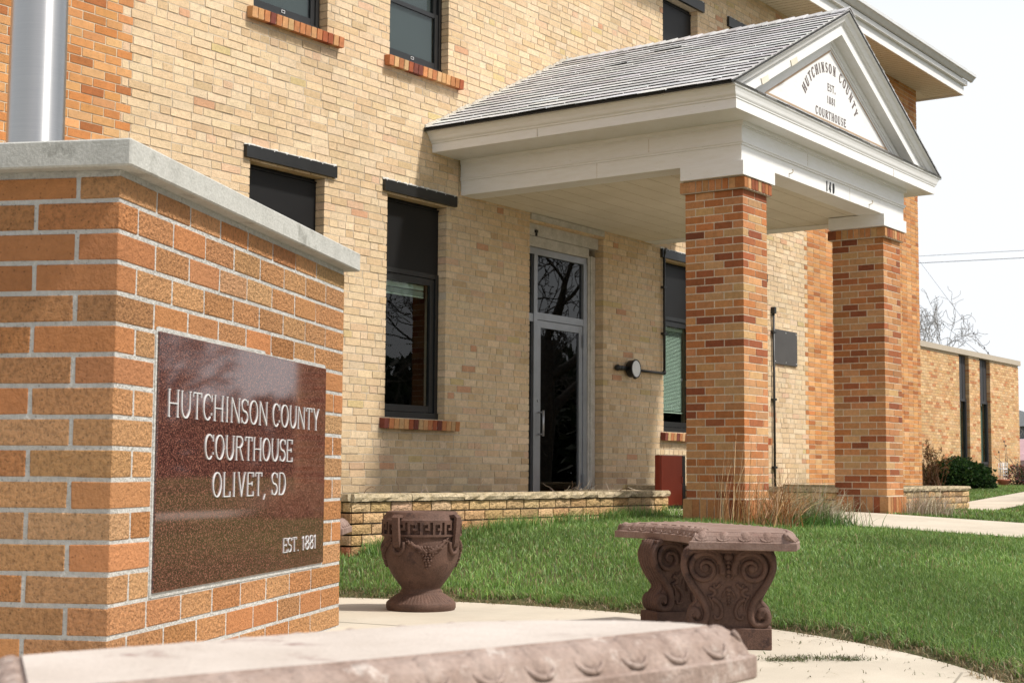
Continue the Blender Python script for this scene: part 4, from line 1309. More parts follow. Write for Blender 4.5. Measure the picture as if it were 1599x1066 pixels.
def planter(pts, ztop, label, loc, caps=None, closed_ends=True, rows=7):
    root = thing('brick_planter', label, 'planter', loc)
    w = MB(); c = MB()
    for a, b_ in zip(pts[:-1], pts[1:]):
        rock_wall(w, a, b_, ztop - 0.052, rows)
        cap_run(c, a, b_, ztop - 0.05, ztop)
    hang(w, 'planter_wall', M['brick_rock'], root)
    hang(c, 'coping', M['stone'], root)
    s = MB()
    P = [np.array(p) for p in pts]
    x0, x1 = min(p[0] for p in P) + 0.13, max(p[0] for p in P) - 0.13
    y0 = min(p[1] for p in P) + 0.13
    nx_, ny_ = 40, 14
    vs = []; fs = []
    for j in range(ny_ + 1):
        for i in range(nx_ + 1):
            vs.append((x0 + (x1 - x0) * i / nx_, y0 + (FY - 0.002 - y0) * j / ny_, ztop - 0.045 + 0.022 * rng.random()))
    for j in range(ny_):
        for i in range(nx_):
            k = j * (nx_ + 1) + i
            fs.append((k, k + 1, k + nx_ + 2, k + nx_ + 1))
    s.add(vs, fs, smooth=True)
    hang(s, 'soil', M['soil'], root)
    return root
PL1 = [(7.85, FY), (7.85, 6.9), (12.235, 6.9), (12.235, 7.9)]
PL2 = [(14.71, FY), (14.71, 6.36), (18.95, 6.36), (18.95, FY)]
planter(PL1, 0.612, 'long rock-face brick planter with stone coping below the lower windows, left of the porch', (10.0, 7.8, 0.2))
planter(PL2, 0.640, 'rock-face brick planter with stone coping right of the porch, behind the right column', (16.8, 7.5, 0.3))

# ------------------------------------------------------------------ monument sign
SA = np.array([3.351, 4.001]); su = np.array([0.909, 0.417]); su /= np.linalg.norm(su); sn = np.array([su[1], -su[0]])
sg = thing('courthouse_sign', 'low brick monument sign with polished granite panel and concrete cap at left front', 'sign', (SA[0], SA[1], 0), math.atan2(su[1], su[0]))
# local frame: x along the front, y to the back, z up
SL, ST, SZ = 2.585, 0.468, 1.775
CH_, BL = 0.1044, 0.305
NR = 17
PANEL = (0.338, 2.285, 0.331, 1.258)
SGN_R = [((0.70, 0.345, 0.150), 7, 1.0), ((0.74, 0.395, 0.18), 6, 1.0), ((0.64, 0.29, 0.115), 4, 1.0), ((0.75, 0.43, 0.21), 2.5, 1.0)]
SGN_S = [((0.41, 0.178, 0.070), 4, 0.2), ((0.45, 0.215, 0.088), 4, 0.25), ((0.32, 0.112, 0.043), 1.2, 0.15), ((0.41, 0.185, 0.08), 2, 0.2)]
SMORT = (0.56, 0.555, 0.525, 0.3)
sb = MB()
jt = 0.0145
def sbrick(x0, x1, y0, y1, z0, z1, t):
    sb.obox(((x0 + x1) / 2, (y0 + y1) / 2, (z0 + z1) / 2), (1, 0, 0), (0, 1, 0), (0, 0, 1), (x1 - x0) / 2, (y1 - y0) / 2, (z1 - z0) / 2, 0.0035, t)
    sb.v[-1] += np.clip(rng.normal(0, 0.0009, sb.v[-1].shape), -0.0016, 0.0016) * np.array([1, 0.5, 1])
def stint():
    return pick(SGN_R, 0.07) if rng.random() < 0.79 else pick(SGN_S, 0.07)
D_ = 0.15
for i in range(NR):
    z1 = SZ - i * CH_ - (0.022 if i == 0 else jt / 2); z0 = SZ - (i + 1) * CH_ + jt / 2
    zc = (z0 + z1) / 2
    A = i % 2 == 0          # top row: full brick on the front at the corner
    inpan = PANEL[2] < zc < PANEL[3]
    # front face
    xs_ = [0.0] + ([BL] if A else [BL / 2])
    while xs_[-1] < SL - BL * 0.6: xs_.append(xs_[-1] + BL)
    xs_[-1] = SL
    if SL - xs_[-2] < 0.07: xs_.pop(-2)
    if inpan:
        e = PANEL[1] + 0.012
        xs_l = [0, 0.322] if A else [0, BL / 2 + 0.004, 0.322]
        xs_r = [e, SL] if not A else [e, (e + SL) / 2, SL]
        runs = list(zip(xs_l[:-1], xs_l[1:])) + list(zip(xs_r[:-1], xs_r[1:]))
    else:
        runs = list(zip(xs_[:-1], xs_[1:]))
    for a, b_ in runs:
        a2 = a + (jt / 2 if a > 0 else 0); b2 = b_ - (jt / 2 if b_ < SL else 0)
        dp = D_
        if a == 0: dp = BL / 2 - jt / 2 if A else BL - jt / 2        # corner brick returns onto the left end
        if b_ == SL and a > 0: dp = BL / 2 - jt / 2 if A else BL - jt / 2
        if a == 0 and A: dp = BL / 2 - jt / 2
        pr = rng.uniform(-0.0012, 0.0006)
        sbrick(a2, b2, pr, dp, z0, z1, stint())
    # left and right ends behind the corner bricks
    for xe0, xe1 in ((0, D_), (SL - D_, SL)):
        y = BL / 2 if A else BL
        while y < ST - 0.01:
            e = min(y + BL, ST)
            sbrick(xe0, xe1, y + jt / 2, e, z0, z1, stint()); y = e
    # back
    x = D_ + jt - (0 if A else BL / 2)
    while x < SL - D_ - jt:
        e = min(x + BL, SL - D_ - jt)
        if e - max(x, D_ + jt) > 0.03: sbrick(max(x, D_ + jt), e - jt, ST - D_, ST - 0.001, z0, z1, stint())
        x += BL
sb.box(0.003, SL - 0.003, 0.0030, ST - 0.003, -0.05, SZ, SMORT)
# mortar frame round the panel
for (a, b_, c, d) in ((0.324, 0.338, 0.316, 1.272), (2.285, 2.295, 0.316, 1.272), (0.338, 2.285, 0.313, 0.331), (0.338, 2.285, 1.258, 1.275)):
    sb.box(a, b_, -0.0005, 0.0028, c, d, SMORT)
sb.build('brick_base', M['brick_sign'], sg)
cp = MB()   # concrete cap with slightly irregular arris
cp.obox((SL / 2, ST / 2, SZ + 0.047), (1, 0, 0), (0, 1, 0), (0, 0, 1), SL / 2 + 0.062, ST / 2 + 0.064, 0.0465, 0.006)
cp.build('cap', M['concrete'], sg)
gp = MB()
gp.obox(((PANEL[0] + PANEL[1]) / 2, 0.0, (PANEL[2] + PANEL[3]) / 2), (1, 0, 0), (0, 1, 0), (0, 0, 1), (PANEL[1] - PANEL[0]) / 2 - 0.001, 0.0085, (PANEL[3] - PANEL[2]) / 2 - 0.001, 0.0015)
gpan = gp.build('granite_panel', M['granite'], sg)
def sgp(cx, cz): return lambda x, y, o, xc: (cx + x, -0.0085 - o, cz + y)
def fit_text(txt, cx, cz, h, width):
    lt = MB()
    n = sum(WID[c] for c in txt if c != ' '); g = 0.215; sp = 0.50
    k = len([c for c in txt if c != ' '])
    wid = (width / h - (k - 1) * g - txt.count(' ') * sp) / n
    text_mesh(lt, txt, sgp(cx, cz), h, wid, 0.068, 0.040, 0.078, g, sp, 0.004)
    lt.build('lettering', M['letter'], gpan)
fit_text('HUTCHINSON COUNTY', (0.420 + 2.175) / 2, 0.956, 0.101, 1.755)
fit_text('COURTHOUSE', (0.775 + 1.80) / 2, 0.806, 0.098, 1.02)
fit_text('OLIVET, SD', (0.862 + 1.715) / 2, 0.660, 0.098, 0.85)
fit_text('EST. 1881', (1.70 + 2.168) / 2, 0.405, 0.064, 0.465)

# ------------------------------------------------------------------ flagpole
fp = thing('flagpole', 'thick brushed aluminium pole rising behind the brick monument sign', 'flagpole', (3.91, 5.21, 0))
b = MB(); b.lathe([(0.122, 0.0), (0.1185, 1.2), (0.1165, 2.2), (0.112, 3.4), (0.09, 7.0), (0.05, 10.0), (0.0, 10.0)], 64); b.build('shaft', M['pole'], fp)
b = MB(); b.lathe([(0.24, 0.0), (0.235, 0.02), (0.18, 0.05), (0.14, 0.09), (0.1235, 0.12)], 48); b.build('base_collar', M['alu'], fp)
b = MB(); b.ell((0, 0, 10.08), 0.09, 0.09, 0.09, n=24, k=14); b.build('finial', M['alu'], fp)

# ------------------------------------------------------------------ urn
UX, UY = 6.70, 5.36
urn = thing('garden_urn', 'brown cast stone urn with Greek key band and grape garlands on the paving', 'urn', (UX, UY, 0), 0)
k_ = 0.000675
def R_(r): return r * k_
PZ = 965
prof = [(150, 170), (235, 168), (265, 160), (285, 157), (292, 163), (297, 180), (310, 205), (318, 222), (330, 226), (331, 232), (309, 238), (309, 342), (331, 346), (329, 350), (318, 356), (312, 372), (318, 400), (321, 440), (316, 490), (304, 545), (284, 600), (256, 655), (224, 705), (190, 750), (168, 778), (162, 790), (166, 800), (172, 806), (172, 816)]
b = MB(); b.lathe([(R_(r), (PZ - y) * k_) for r, y in prof], 72)
b.lathe([(R_(285), (PZ - 157) * k_), (R_(262), (PZ - 170) * k_), (R_(255), (PZ - 230) * k_), (0.0, (PZ - 240) * k_)], 72)
b.build('bowl', M['terracotta'], urn)
b = MB()
fprof = [(172, 814), (176, 826), (200, 840), (232, 862), (262, 885), (283, 900), (288, 906), (289, 945), (284, 953), (280, 965)]
b.lathe([(R_(r), (PZ - y) * k_) for r, y in fprof], 216, mod=lambda i, th: 1 + (0.018 * math.cos(54 * th) if 2 <= i <= 4 else 0))
b.build('foot', M['terracotta'], urn)
# Greek key band: raised bars on the cylinder
b = MB()
rb, zt_, zb2 = R_(331), (PZ - 238) * k_, (PZ - 342) * k_
def cyl_bar(th0, th1, z0, z1, r0, r1, b=b):
    n = max(1, int(abs(th1 - th0) / 0.06))
    for i in range(n):
        a0, a1 = th0 + (th1 - th0) * i / n, th0 + (th1 - th0) * (i + 1) / n
        vs = [(r * math.cos(a), r * math.sin(a), z) for z in (z0, z1) for r in (r0, r1) for a in (a0, a1)]
        b.add(vs, [(2, 3, 7, 6), (6, 7, 5, 4), (0, 1, 3, 2), (0, 2, 6, 4), (3, 1, 5, 7)])
hb = zt_ - zb2
r0, r1 = R_(306), R_(334)
cyl_bar(0, 2 * math.pi, zt_ - hb * 0.02, zt_ + hb * 0.13, r0, r1); cyl_bar(0, 2 * math.pi, zb2 - hb * 0.15, zb2 + 0.02 * hb, r0, r1)
nk = 20
for q in range(nk):
    a = 2 * math.pi * q / nk; w = 2 * math.pi / nk
    s = lambda f: a + w * f
    y = lambda f: zb2 + hb * f
    cyl_bar(s(0.02), s(0.22), y(0.0), y(0.98), r0, r1)
    cyl_bar(s(0.22), s(0.80), y(0.80), y(0.98), r0, r1)
    cyl_bar(s(0.62), s(0.80), y(0.36), y(0.80), r0, r1)
    cyl_bar(s(0.42), s(0.62), y(0.36), y(0.54), r0, r1)
b.build('greek_key_band', M['terracotta'], urn)
view_a = math.atan2(0 - UY, 0 - UX)     # direction from the urn towards the viewer
ux = np.array([rt[0], rt[1]])
def ang(deg): return view_a + math.radians(deg)
ribs = []
for hdeg in (-36, 54, 144, 234):
    b = MB(); th = ang(hdeg)
    er = np.array([math.cos(th), math.sin(th), 0]); et = np.array([-math.sin(th), math.cos(th), 0]); ez = np.array([0, 0, 1.0])
    path = [(300, 196), (345, 190), (362, 205), (360, 260), (352, 340), (346, 400), (338, 428), (318, 440)]
    rings = []
    for (r, y) in path:
        c = er * R_(r) + ez * (PZ - y) * k_
        hw = 0.0215
        rings.append((c, hw))
    pts = [c for c, _ in rings]
    tg = np.gradient(np.array(pts), axis=0); tg /= np.linalg.norm(tg, axis=1)[:, None]
    prs = []
    for (c, hw), t_ in zip(rings, tg):
        nn = np.cross(et, t_)
        prs.append([c - et * hw - nn * 0.009, c + et * hw - nn * 0.009, c + et * hw + nn * 0.009, c - et * hw + nn * 0.009])
    b.sweep(None, prs)
    # curled loop below the strap
    lp = []
    for i in range(25):
        f = math.radians(160 + 220 * i / 24)
        lp.append(er * R_(325 - 22 * abs(math.sin(f)) * 0) + et * 0.037 * math.cos(f) + ez * ((PZ - 425) * k_ + 0.047 * math.sin(f)))
    b.tube(lp, 0.011, 8)
    b.build('handle', M['terracotta'], urn)
for gdeg in (9, 99, 189, 279):
    b = MB(); th0 = ang(gdeg)
    def on_urn(dx, y, out=0.0):
        # profile radius at photo height y
        r = np.interp(y, [p[1] for p in prof[15:26]], [p[0] for p in prof[15:26]])
        th = th0 + dx / r
        return np.array([(R_(r) + out) * math.cos(th), (R_(r) + out) * math.sin(th), (PZ - y) * k_])
    rows = [(440, 3), (460, 4), (481, 4), (502, 4), (523, 3), (544, 3), (565, 2), (586, 2), (606, 1)]
    for y, n in rows:
        for i in range(n):
            dx = (i - (n - 1) / 2) * 26 + rng.normal(0, 2)
            b.ell(on_urn(dx, y + rng.normal(0, 2), 0.004), 0.0098, 0.0098, 0.0098, n=8, k=6)
    for sgn in (-1, 1):
        for i in range(14):
            f = i / 13
            dx = sgn * (35 + 140 * f); y = 470 - 92 * f ** 1.3 + rng.normal(0, 4)
            er = on_urn(dx, y) * np.array([1, 1, 0]); er /= np.linalg.norm(er); et = np.array([-er[1], er[0], 0]); 
            a = rng.uniform(-0.9, 0.9) + sgn * 0.6
            d1 = et * math.cos(a) * 1.0 + np.array([0, 0, 1]) * math.sin(a)
            d2 = np.cross(er, d1)
            sz = 0.034 * (1 - 0.55 * f)
            b.ell(on_urn(dx, y, 0.002), sz, sz * 0.40, 0.012, ax=[d1, d2, er], n=8, k=6)
    b.build('grape_garland', M['terracotta'], urn)

# ------------------------------------------------------------------ benches
def offset_poly(P, d):
    P = np.array(P, float); n = len(P); out = []
    area = 0.5 * sum(P[i][0] * P[(i + 1) % n][1] - P[(i + 1) % n][0] * P[i][1] for i in range(n))
    sg_ = 1 if area > 0 else -1
    for i in range(n):
        a, b_, c = P[i - 1], P[i], P[(i + 1) % n]
        d1 = (b_ - a) / np.linalg.norm(b_ - a); d2 = (c - b_) / np.linalg.norm(c - b_)
        n1 = np.array([d1[1], -d1[0]]) * sg_; n2 = np.array([d2[1], -d2[0]]) * sg_
        m_ = n1 + n2; m_ /= np.linalg.norm(m_) + 1e-9
        out.append(b_ + m_ * d / max(0.5, np.dot(m_, n1)))
    return np.array(out)
def slab_mesh(P, z_bot, z_lip, z_top, lip=0.058, mats=('terracotta', 'terracotta_pale')):
    """moulded slab with an egg-and-dart edge; P = flat top outline"""
    mb = MB(); n = len(P)
    area = 0.5 * sum(P[i][0] * P[(i + 1) % n][1] - P[(i + 1) % n][0] * P[i][1] for i in range(n))
    if area < 0: P = P[::-1]
    lev = [(-0.05, z_bot), (lip - 0.004, z_bot), (lip, z_bot + 0.004), (lip, z_lip - 0.003), (lip - 0.004, z_lip), (lip - 0.009, z_lip + 0.001), (lip - 0.012, z_lip + 0.008), (lip * 0.62, z_lip + (z_top - z_lip) * 0.62), (lip * 0.36, z_lip + (z_top - z_lip) * 0.86), (lip * 0.13, z_top - 0.003), (lip * 0.08, z_top - 0.006), (0.0, z_top - 0.0055), (-0.003, z_top)]
    rings = [[(p[0], p[1], z) for p in offset_poly(P, o)] for o, z in lev]
    vs = [p for r in rings for p in r]; fs = []; 
    for i in range(len(rings) - 1):
        for j in range(n):
            fs.append((i * n + j, i * n + (j + 1) % n, (i + 1) * n + (j + 1) % n, (i + 1) * n + j))
    fs.append(tuple(range(n))[::-1])
    mb.add(vs, fs, smooth=False)
    mb.add(rings[-1], [tuple(range(n))], mi=1)
    # eggs and darts along the moulding
    for j in range(n):
        a = np.array(offset_poly(P, lip * 0.45)[j]); b_ = np.array(offset_poly(P, lip * 0.45)[(j + 1) % n])
        mb_len = np.linalg.norm(b_ - a)
        yield_ = None
    Q = offset_poly(P, lip * 0.44); Q2 = np.vstack([Q, Q[:1]])
    seg = np.linalg.norm(np.diff(Q2, axis=0), axis=1); L = np.concatenate([[0], np.cumsum(seg)])
    pitch = 0.092; k = int(L[-1] / pitch)
    zc = z_lip + (z_top - z_lip) * 0.60
    for i in range(k):
        for half in (0, 1):
            s = (i + half * 0.5) * L[-1] / k
            j = min(np.searchsorted(L, s, 'right') - 1, n - 1)
            d = (Q2[j + 1] - Q2[j]) / seg[j]; p = Q2[j] + d * (s - L[j])
            o = np.array([d[1], -d[0]])
            ax = [np.array([d[0], d[1], 0]), np.array([o[0] * 0.72, o[1] * 0.72, -0.69]), np.array([o[0] * 0.69, o[1] * 0.69, 0.72])]
            if half == 0:
                mb.ell((p[0] - o[0] * 0.003, p[1] - o[1] * 0.003, zc - 0.0045), 0.026, 0.029, 0.0162, ax=ax, n=12, k=8)
                for sg_ in (-1, 1):   # shell round the egg
                    c = np.array([p[0], p[1], zc])
                    arcp = [c + ax[0] * sg_ * 0.031 * math.cos(t_) + ax[1] * 0.033 * math.sin(t_) + ax[2] * 0.002 for t_ in np.linspace(-0.35, math.pi / 2, 9)]
                    mb.tube(arcp, 0.0045, 5)
            else:
                mb.ell((p[0] - o[0] * 0.002, p[1] - o[1] * 0.002, zc - 0.004), 0.0055, 0.024, 0.0105, ax=ax, n=6, k=8)
    return mb
def bench_leg_mesh(parent_mb=None):
    """scrolled pedestal; local x = across the bench, y = thickness, z up; height 0.44"""
    mb = MB()
    s = 0.000634; H = 0.44
    half = [(302, 312), (302, 322), (330, 340), (345, 380), (349, 430), (340, 480), (318, 530), (288, 580), (258, 625), (240, 660), (243, 690), (266, 712), (290, 738), (303, 772), (299, 806), (282, 836), (262, 852), (300, 856), (308, 862), (312, 1006)]
    def zz(y): return max(0.0, (1006 - y) * H / (1006 - 312))
    R = [(x * s, zz(y)) for x, y in half]; Lh = [(-x, z) for x, z in R[::-1]]
    core = [(x * 0.93, z) if 0.10 < z < 0.435 else (x, z) for x, z in (R + Lh)]
    mb.prism(core[::-1], (0, 0, 0), (1, 0, 0), (0, 0, 1), (0, -1, 0), -0.055, 0.055)
    # plinth a little thicker
    mb.obox((0, 0, zz(860) / 2), (1, 0, 0), (0, 1, 0), (0, 0, 1), 312 * s, 0.082, zz(860) / 2, 0.004)
    mb.obox((0, 0, 0.428), (1, 0, 0), (0, 1, 0), (0, 0, 1), 310 * s, 0.075, 0.011, 0.003)
    for fs_ in (-1, 1):
        yf = fs_ * 0.055
        for sx in (-1, 1):
            # S-scroll band: big upper volute, sweep, small lower volute
            P = []
            cu = (170, 450)
            for i in range(46):        # inside of the upper volute outwards
                f = i / 45; a = math.radians(-60 + 690 * f)
                r = 22 + 128 * f ** 0.9
                P.append((cu[0] + r * math.cos(a), cu[1] - r * math.sin(a) * 0.98))
            # f=1 -> angle 630 = -90deg: at bottom of volute... follow the outer side down
            P2 = []
            for (x, y) in [(215, 318), (285, 345), (322, 400), (322, 460), (296, 525), (252, 590), (205, 650), (172, 712), (160, 770), (178, 822), (222, 842), (268, 828), (285, 785), (268, 748), (238, 748), (228, 775), (240, 790)]:
                P2.append((x, y))
            def sm(Q):
                Q = np.array(Q, float); t = np.arange(len(Q)); tt = np.linspace(0, len(Q) - 1, len(Q) * 5)
                # Catmull-Rom
                out = []
                for u_ in tt:
                    i = min(int(u_), len(Q) - 2); f = u_ - i
                    p0, p1, p2, p3 = Q[max(i - 1, 0)], Q[i], Q[i + 1], Q[min(i + 2, len(Q) - 1)]
                    out.append(0.5 * ((2 * p1) + (-p0 + p2) * f + (2 * p0 - 5 * p1 + 4 * p2 - p3) * f * f + (-p0 + 3 * p1 - 3 * p2 + p3) * f ** 3))
                return np.array(out)
            def place(Q, d=0.0): return [(sx * q[0] * s, yf + fs_ * d, zz(q[1])) for q in Q]
            V = []
            for i in range(60):
                f = i / 59; a = math.radians(200 - 600 * f)
                r = 112 * (1 - f) ** 0.85 + 14
                V.append((172 + r * math.cos(a) * 1.05, 455 - r * math.sin(a)))
            mb.tube(place(V, 0.004), np.linspace(0.019, 0.010, 60), 8, flat=0.9)
            mb.ell((sx * 172 * s, yf + fs_ * 0.006, zz(455)), 0.020, 0.014, 0.020, n=10, k=8)
            S_ = sm([(60, 420), (80, 350), (140, 318)] + P2)
            mb.tube(place(S_, 0.003), 0.0205, 8, flat=0.85)
            mb.tube(place(S_[8:], 0.016), 0.0055, 6)
            mb.ell((sx * 250 * s, yf + fs_ * 0.006, zz(772)), 0.018, 0.014, 0.018, n=10, k=8)
            # leaves in the middle
            for Q, r in (([(140, 590), (100, 610), (110, 640), (150, 650)], 0.012), ([(60, 560), (95, 590), (110, 560)], 0.009), ([(120, 660), (75, 690), (50, 740), (60, 790), (95, 800), (105, 775)], 0.0115), ([(150, 640), (120, 690), (115, 740)], 0.008)):
                Qs = sm(Q); mb.tube(place(Qs, 0.002), np.linspace(r, r * 0.6, len(Qs)), 7)
        # central drop of buds
        for (y, r) in ((372, 0.026), (410, 0.014), (440, 0.012), (475, 0.016), (505, 0.011), (600, 0.016), (628, 0.013), (650, 0.010), (668, 0.009), (686, 0.008), (704, 0.007)):
            mb.ell((0, yf, zz(y)), r, 0.013, r * 0.85, n=8, k=6)
        for sx in (-1, 1):
            mb.tube([(sx * 0.006, yf + fs_ * 0.002, zz(470)), (sx * 0.024, yf + fs_ * 0.002, zz(500)), (sx * 0.012, yf + fs_ * 0.002, zz(530))], 0.006, 6)
            mb.tube([(sx * 0.004, yf, zz(590)), (sx * 0.022, yf, zz(620)), (sx * 0.03, yf, zz(655))], 0.006, 6)
    # fluted scroll edges seen from the side
    for sx in (-1, 1):
        for yy_ in (-0.036, -0.012, 0.012, 0.036):
            P = [(sx * (x * 0.955) * s, yy_, zz(y)) for x, y in half[1:17]]
            mb.tube(P, 0.0135, 7)
    return mb
leg_mesh_src = None
def make_bench(label, loc, P, legs, z=0.0, pale=False, group=None):
    global leg_mesh_src
    root = thing('stone_bench', label, 'bench', (loc[0], loc[1], z), 0, group)
    Pl = [(p[0] - loc[0], p[1] - loc[1]) for p in P]
    sm_ = slab_mesh(Pl, 0.440, 0.478, 0.524) if pale else slab_mesh(Pl, 0.440, 0.475, 0.515)
    sm_.build('seat', [M['bench_edge'], M['bench_top']] if pale else [M['terracotta_pale'], M['terracotta_pale']], root)
    for (lx, ly, a) in legs:
        if leg_mesh_src is None:
            o = bench_leg_mesh().build('leg', M['terracotta'], root); leg_mesh_src = o.data
        else:
            o = bpy.data.objects.new('leg', leg_mesh_src); link(o, root)
        o.location = (lx - loc[0], ly - loc[1], 0); o.rotation_euler = (0, 0, a); o.scale = (0.94, 1, 1)
    return root
def arc_bench(cx, cy, R0, R1, a0, a1, inset=0.058, n=12):
    i_ = math.degrees(inset / ((R0 + R1) / 2))
    r0, r1 = R0 + inset, R1 - inset
    P = [(cx + r0 * math.cos(math.radians(a)), cy + r0 * math.sin(math.radians(a))) for a in np.linspace(a0 + i_, a1 - i_, n)]
    P += [(cx + r1 * math.cos(math.radians(a)), cy + r1 * math.sin(math.radians(a))) for a in np.linspace(a1 - i_, a0 + i_, n)]
    return P
def arc_legs(cx, cy, rm_, angs):
    return [(cx + rm_ * math.cos(math.radians(a)), cy + rm_ * math.sin(math.radians(a)), math.radians(a)) for a in angs]
bc = (5.47, 4.37)
P = arc_bench(*bc, 1.24, 1.70, -73.9, -13.9)
make_bench('dark brown curved bench with scrolled legs at the edge of the lawn', (6.36, 3.29), P, arc_legs(*bc, 1.388, (-63, -29)))
def cam2w(r, d): return (rt[0] * r + math.sin(YAW) * d, rt[1] * r + math.cos(YAW) * d)
FG = [(-.63, 1.97), (-.46, 2.12), (-.29, 2.28), (-.17, 2.375), (-.065, 2.450), (.07, 2.485), (.2, 2.485), (.28, 2.455), (.315, 2.42), (.29, 2.385), (.25, 2.345), (.105, 2.205), (-.044, 2.07), (-.2, 1.93), (-.36, 1.80), (-.52, 1.655)]
P = [cam2w(*p) for p in FG]
c0 = cam2w(-0.15, 2.1)
lg_a = math.atan2(*(np.array(cam2w(0.64, -0.77))[::-1]))
make_bench('pale sun-bleached bench seat in the near foreground with worn reddish carved edge', c0, P, [(*cam2w(-0.36, 1.93), lg_a), (*cam2w(0.10, 2.33), lg_a)], pale=True)
tip = np.array(cam2w(-.855, 8.15)); tdir = np.array([-rt[0], -rt[1]]); tdir = tdir / np.linalg.norm(tdir)
bc3 = tip + np.array([-1.0, -0.85])
tn = np.array([-tdir[1], tdir[0]])
P3 = [tip + tdir * 0.06, tip + tdir * 0.06 + tn * 0.34, tip + tdir * 0.65 + tn * 0.44, tip + tdir * 1.2 + tn * 0.40, tip + tdir * 1.2 + tn * 0.06, tip + tdir * 0.65 + tn * 0.10]
mid = (tip + tdir * 0.6 + tn * 0.2)
la = math.atan2(tn[1], tn[0])
make_bench('brown stone bench almost hidden behind the brick monument sign', tuple(mid), [tuple(p) for p in P3], [(*(tip + tdir * 0.28 + tn * 0.21), la), (*(tip + tdir * 0.98 + tn * 0.22), la)])

# ------------------------------------------------------------------ red cabinet by the door
zc_ = float(terr(14.2, 8.0))
rb = thing('metal_cabinet', 'dark red metal cabinet standing between the planter end and the left porch column', 'cabinet', (14.03, 7.93, zc_))
b = MB(); b.obox((0.13, 0.035, 0.315), (1, 0, 0), (0, 1, 0), (0, 0, 1), 0.26, 0.034, 0.265, 0.006); b.build('body', M['red'], rb)
b = MB(); b.obox((0.095, -0.008, 0.315), (1, 0, 0), (0, 1, 0), (0, 0, 1), 0.222, 0.007, 0.262, 0.003); b.build('door', M['red'], rb)
b = MB(); b.box(0.325, 0.39, -0.012, -0.001, 0.052, 0.578); b.box(0.01, 0.37, 0.01, 0.06, 0.0, 0.049); b.build('black_strip_and_base', M['black'], rb)  # black strip down the right of the front, and a black base
b = MB(); b.tube([(0.29, -0.016, 0.35), (0.29, -0.03, 0.35), (0.29, -0.03, 0.29), (0.29, -0.016, 0.29)], 0.006, 6); b.build('handle', M['red'], rb)

# ------------------------------------------------------------------ annexe and background
AY = 11.936
zA = 0.50
an = thing('brick_annex', 'single storey tan brick building with two tall dark window strips beyond the courthouse', 'building', (32.0, AY, zA))
AW = [(35.05, 35.74), (36.53, 37.31)]
w = MB()
AX0, AX1, AZ0, AZ1 = 26.0, 39.62, 0.2, 3.63
cutsA = AW
for i in range(int((AZ1 - AZ0) / H0)):
    z0, z1 = AZ0 + i * H0, AZ0 + (i + 1) * H0
    for lo, hi in ((AX0, AW[0][0]), (AW[0][1], AW[1][0]), (AW[1][1], AX1)):
        x = lo - (i % 2) * L0 / 2
        while x < hi - 0.01:
            e = min(x + L0, hi); a = max(x, lo)
            if e - a > 0.02:
                t = pick([((0.57, 0.36, 0.18), 9), ((0.52, 0.30, 0.14), 5), ((0.62, 0.42, 0.23), 4), ((0.46, 0.20, 0.085), 2)], 0.07, 0.4)
                w.box(a + 0.005, e - 0.005, AY, AY + 0.2, z0 + 0.005, z1 - 0.005, t)
            x += L0
for lo, hi in ((AX0, AW[0][0]), (AW[0][1], AW[1][0]), (AW[1][1], AX1 - 0.01)):
    w.box(lo + 0.008, hi - 0.008, AY + 0.006, AY + 0.22, AZ0, AZ1, MORT_C)
w.box(AX1 - 0.22, AX1 - 0.008, AY + 0.225, AY + 9, AZ0, AZ1, (0.5, 0.3, 0.15, 0.3)); w.box(AX0, AX1 - 0.25, AY + 0.6, AY + 0.7, AZ0, AZ1, (0.1, 0.1, 0.1, 0.1))
hang(w, 'wall', M['brick_pale'], an)
c = MB(); c.box(AX0, AX1 + 0.05, AY - 0.05, AY + 9.05, AZ1, AZ1 + 0.125); hang(c, 'coping', mat_plain('tan_metal_coping', (0.42, 0.36, 0.28), rough=0.6), an)
for x0, x1 in AW:
    f = MB(); y = AY + 0.07
    f.box(x0, x1, y + 0.02, y + 0.08, AZ0, 1.06); f.box(x0, x1, y + 0.02, y + 0.08, 2.60, AZ1)
    f.box(x0, x0 + 0.06, y, y + 0.08, 1.06, 2.6); f.box(x1 - 0.06, x1, y, y + 0.08, 1.06, 2.6)
    f.box(x0 + 0.06, x1 - 0.06, y + 0.003, y + 0.08, 2.54, 2.60); f.box(x0 + 0.06, x1 - 0.06, y + 0.003, y + 0.08, 1.06, 1.12)
    for q in (0.33, 0.66): f.box(x0 + (x1 - x0) * q, x0 + (x1 - x0) * q + 0.02, y + 0.01, y + 0.019, 2.6, AZ1)
    o = hang(f, 'window', M['grey_strip'], an)
    g_ = MB(); g_.box(x0 + 0.06, x1 - 0.06, y + 0.04, y + 0.045, 1.12, 2.54); hang(g_, 'pane', M['glass'], o)
    g_ = MB(); g_.box(x0 + 0.06, x1 - 0.06, y + 0.12, y + 0.125, 1.12, 2.54); hang(g_, 'curtain', mat_plain('grey_green_curtain', (0.13, 0.19, 0.16), rough=0.8), o)

def at_px(x, y, d):
    q = fw + RT * (x - 799.5) / FPX - UP * (y - 533) / FPX
    return np.array([0, 0, CAMZ]) + q * d
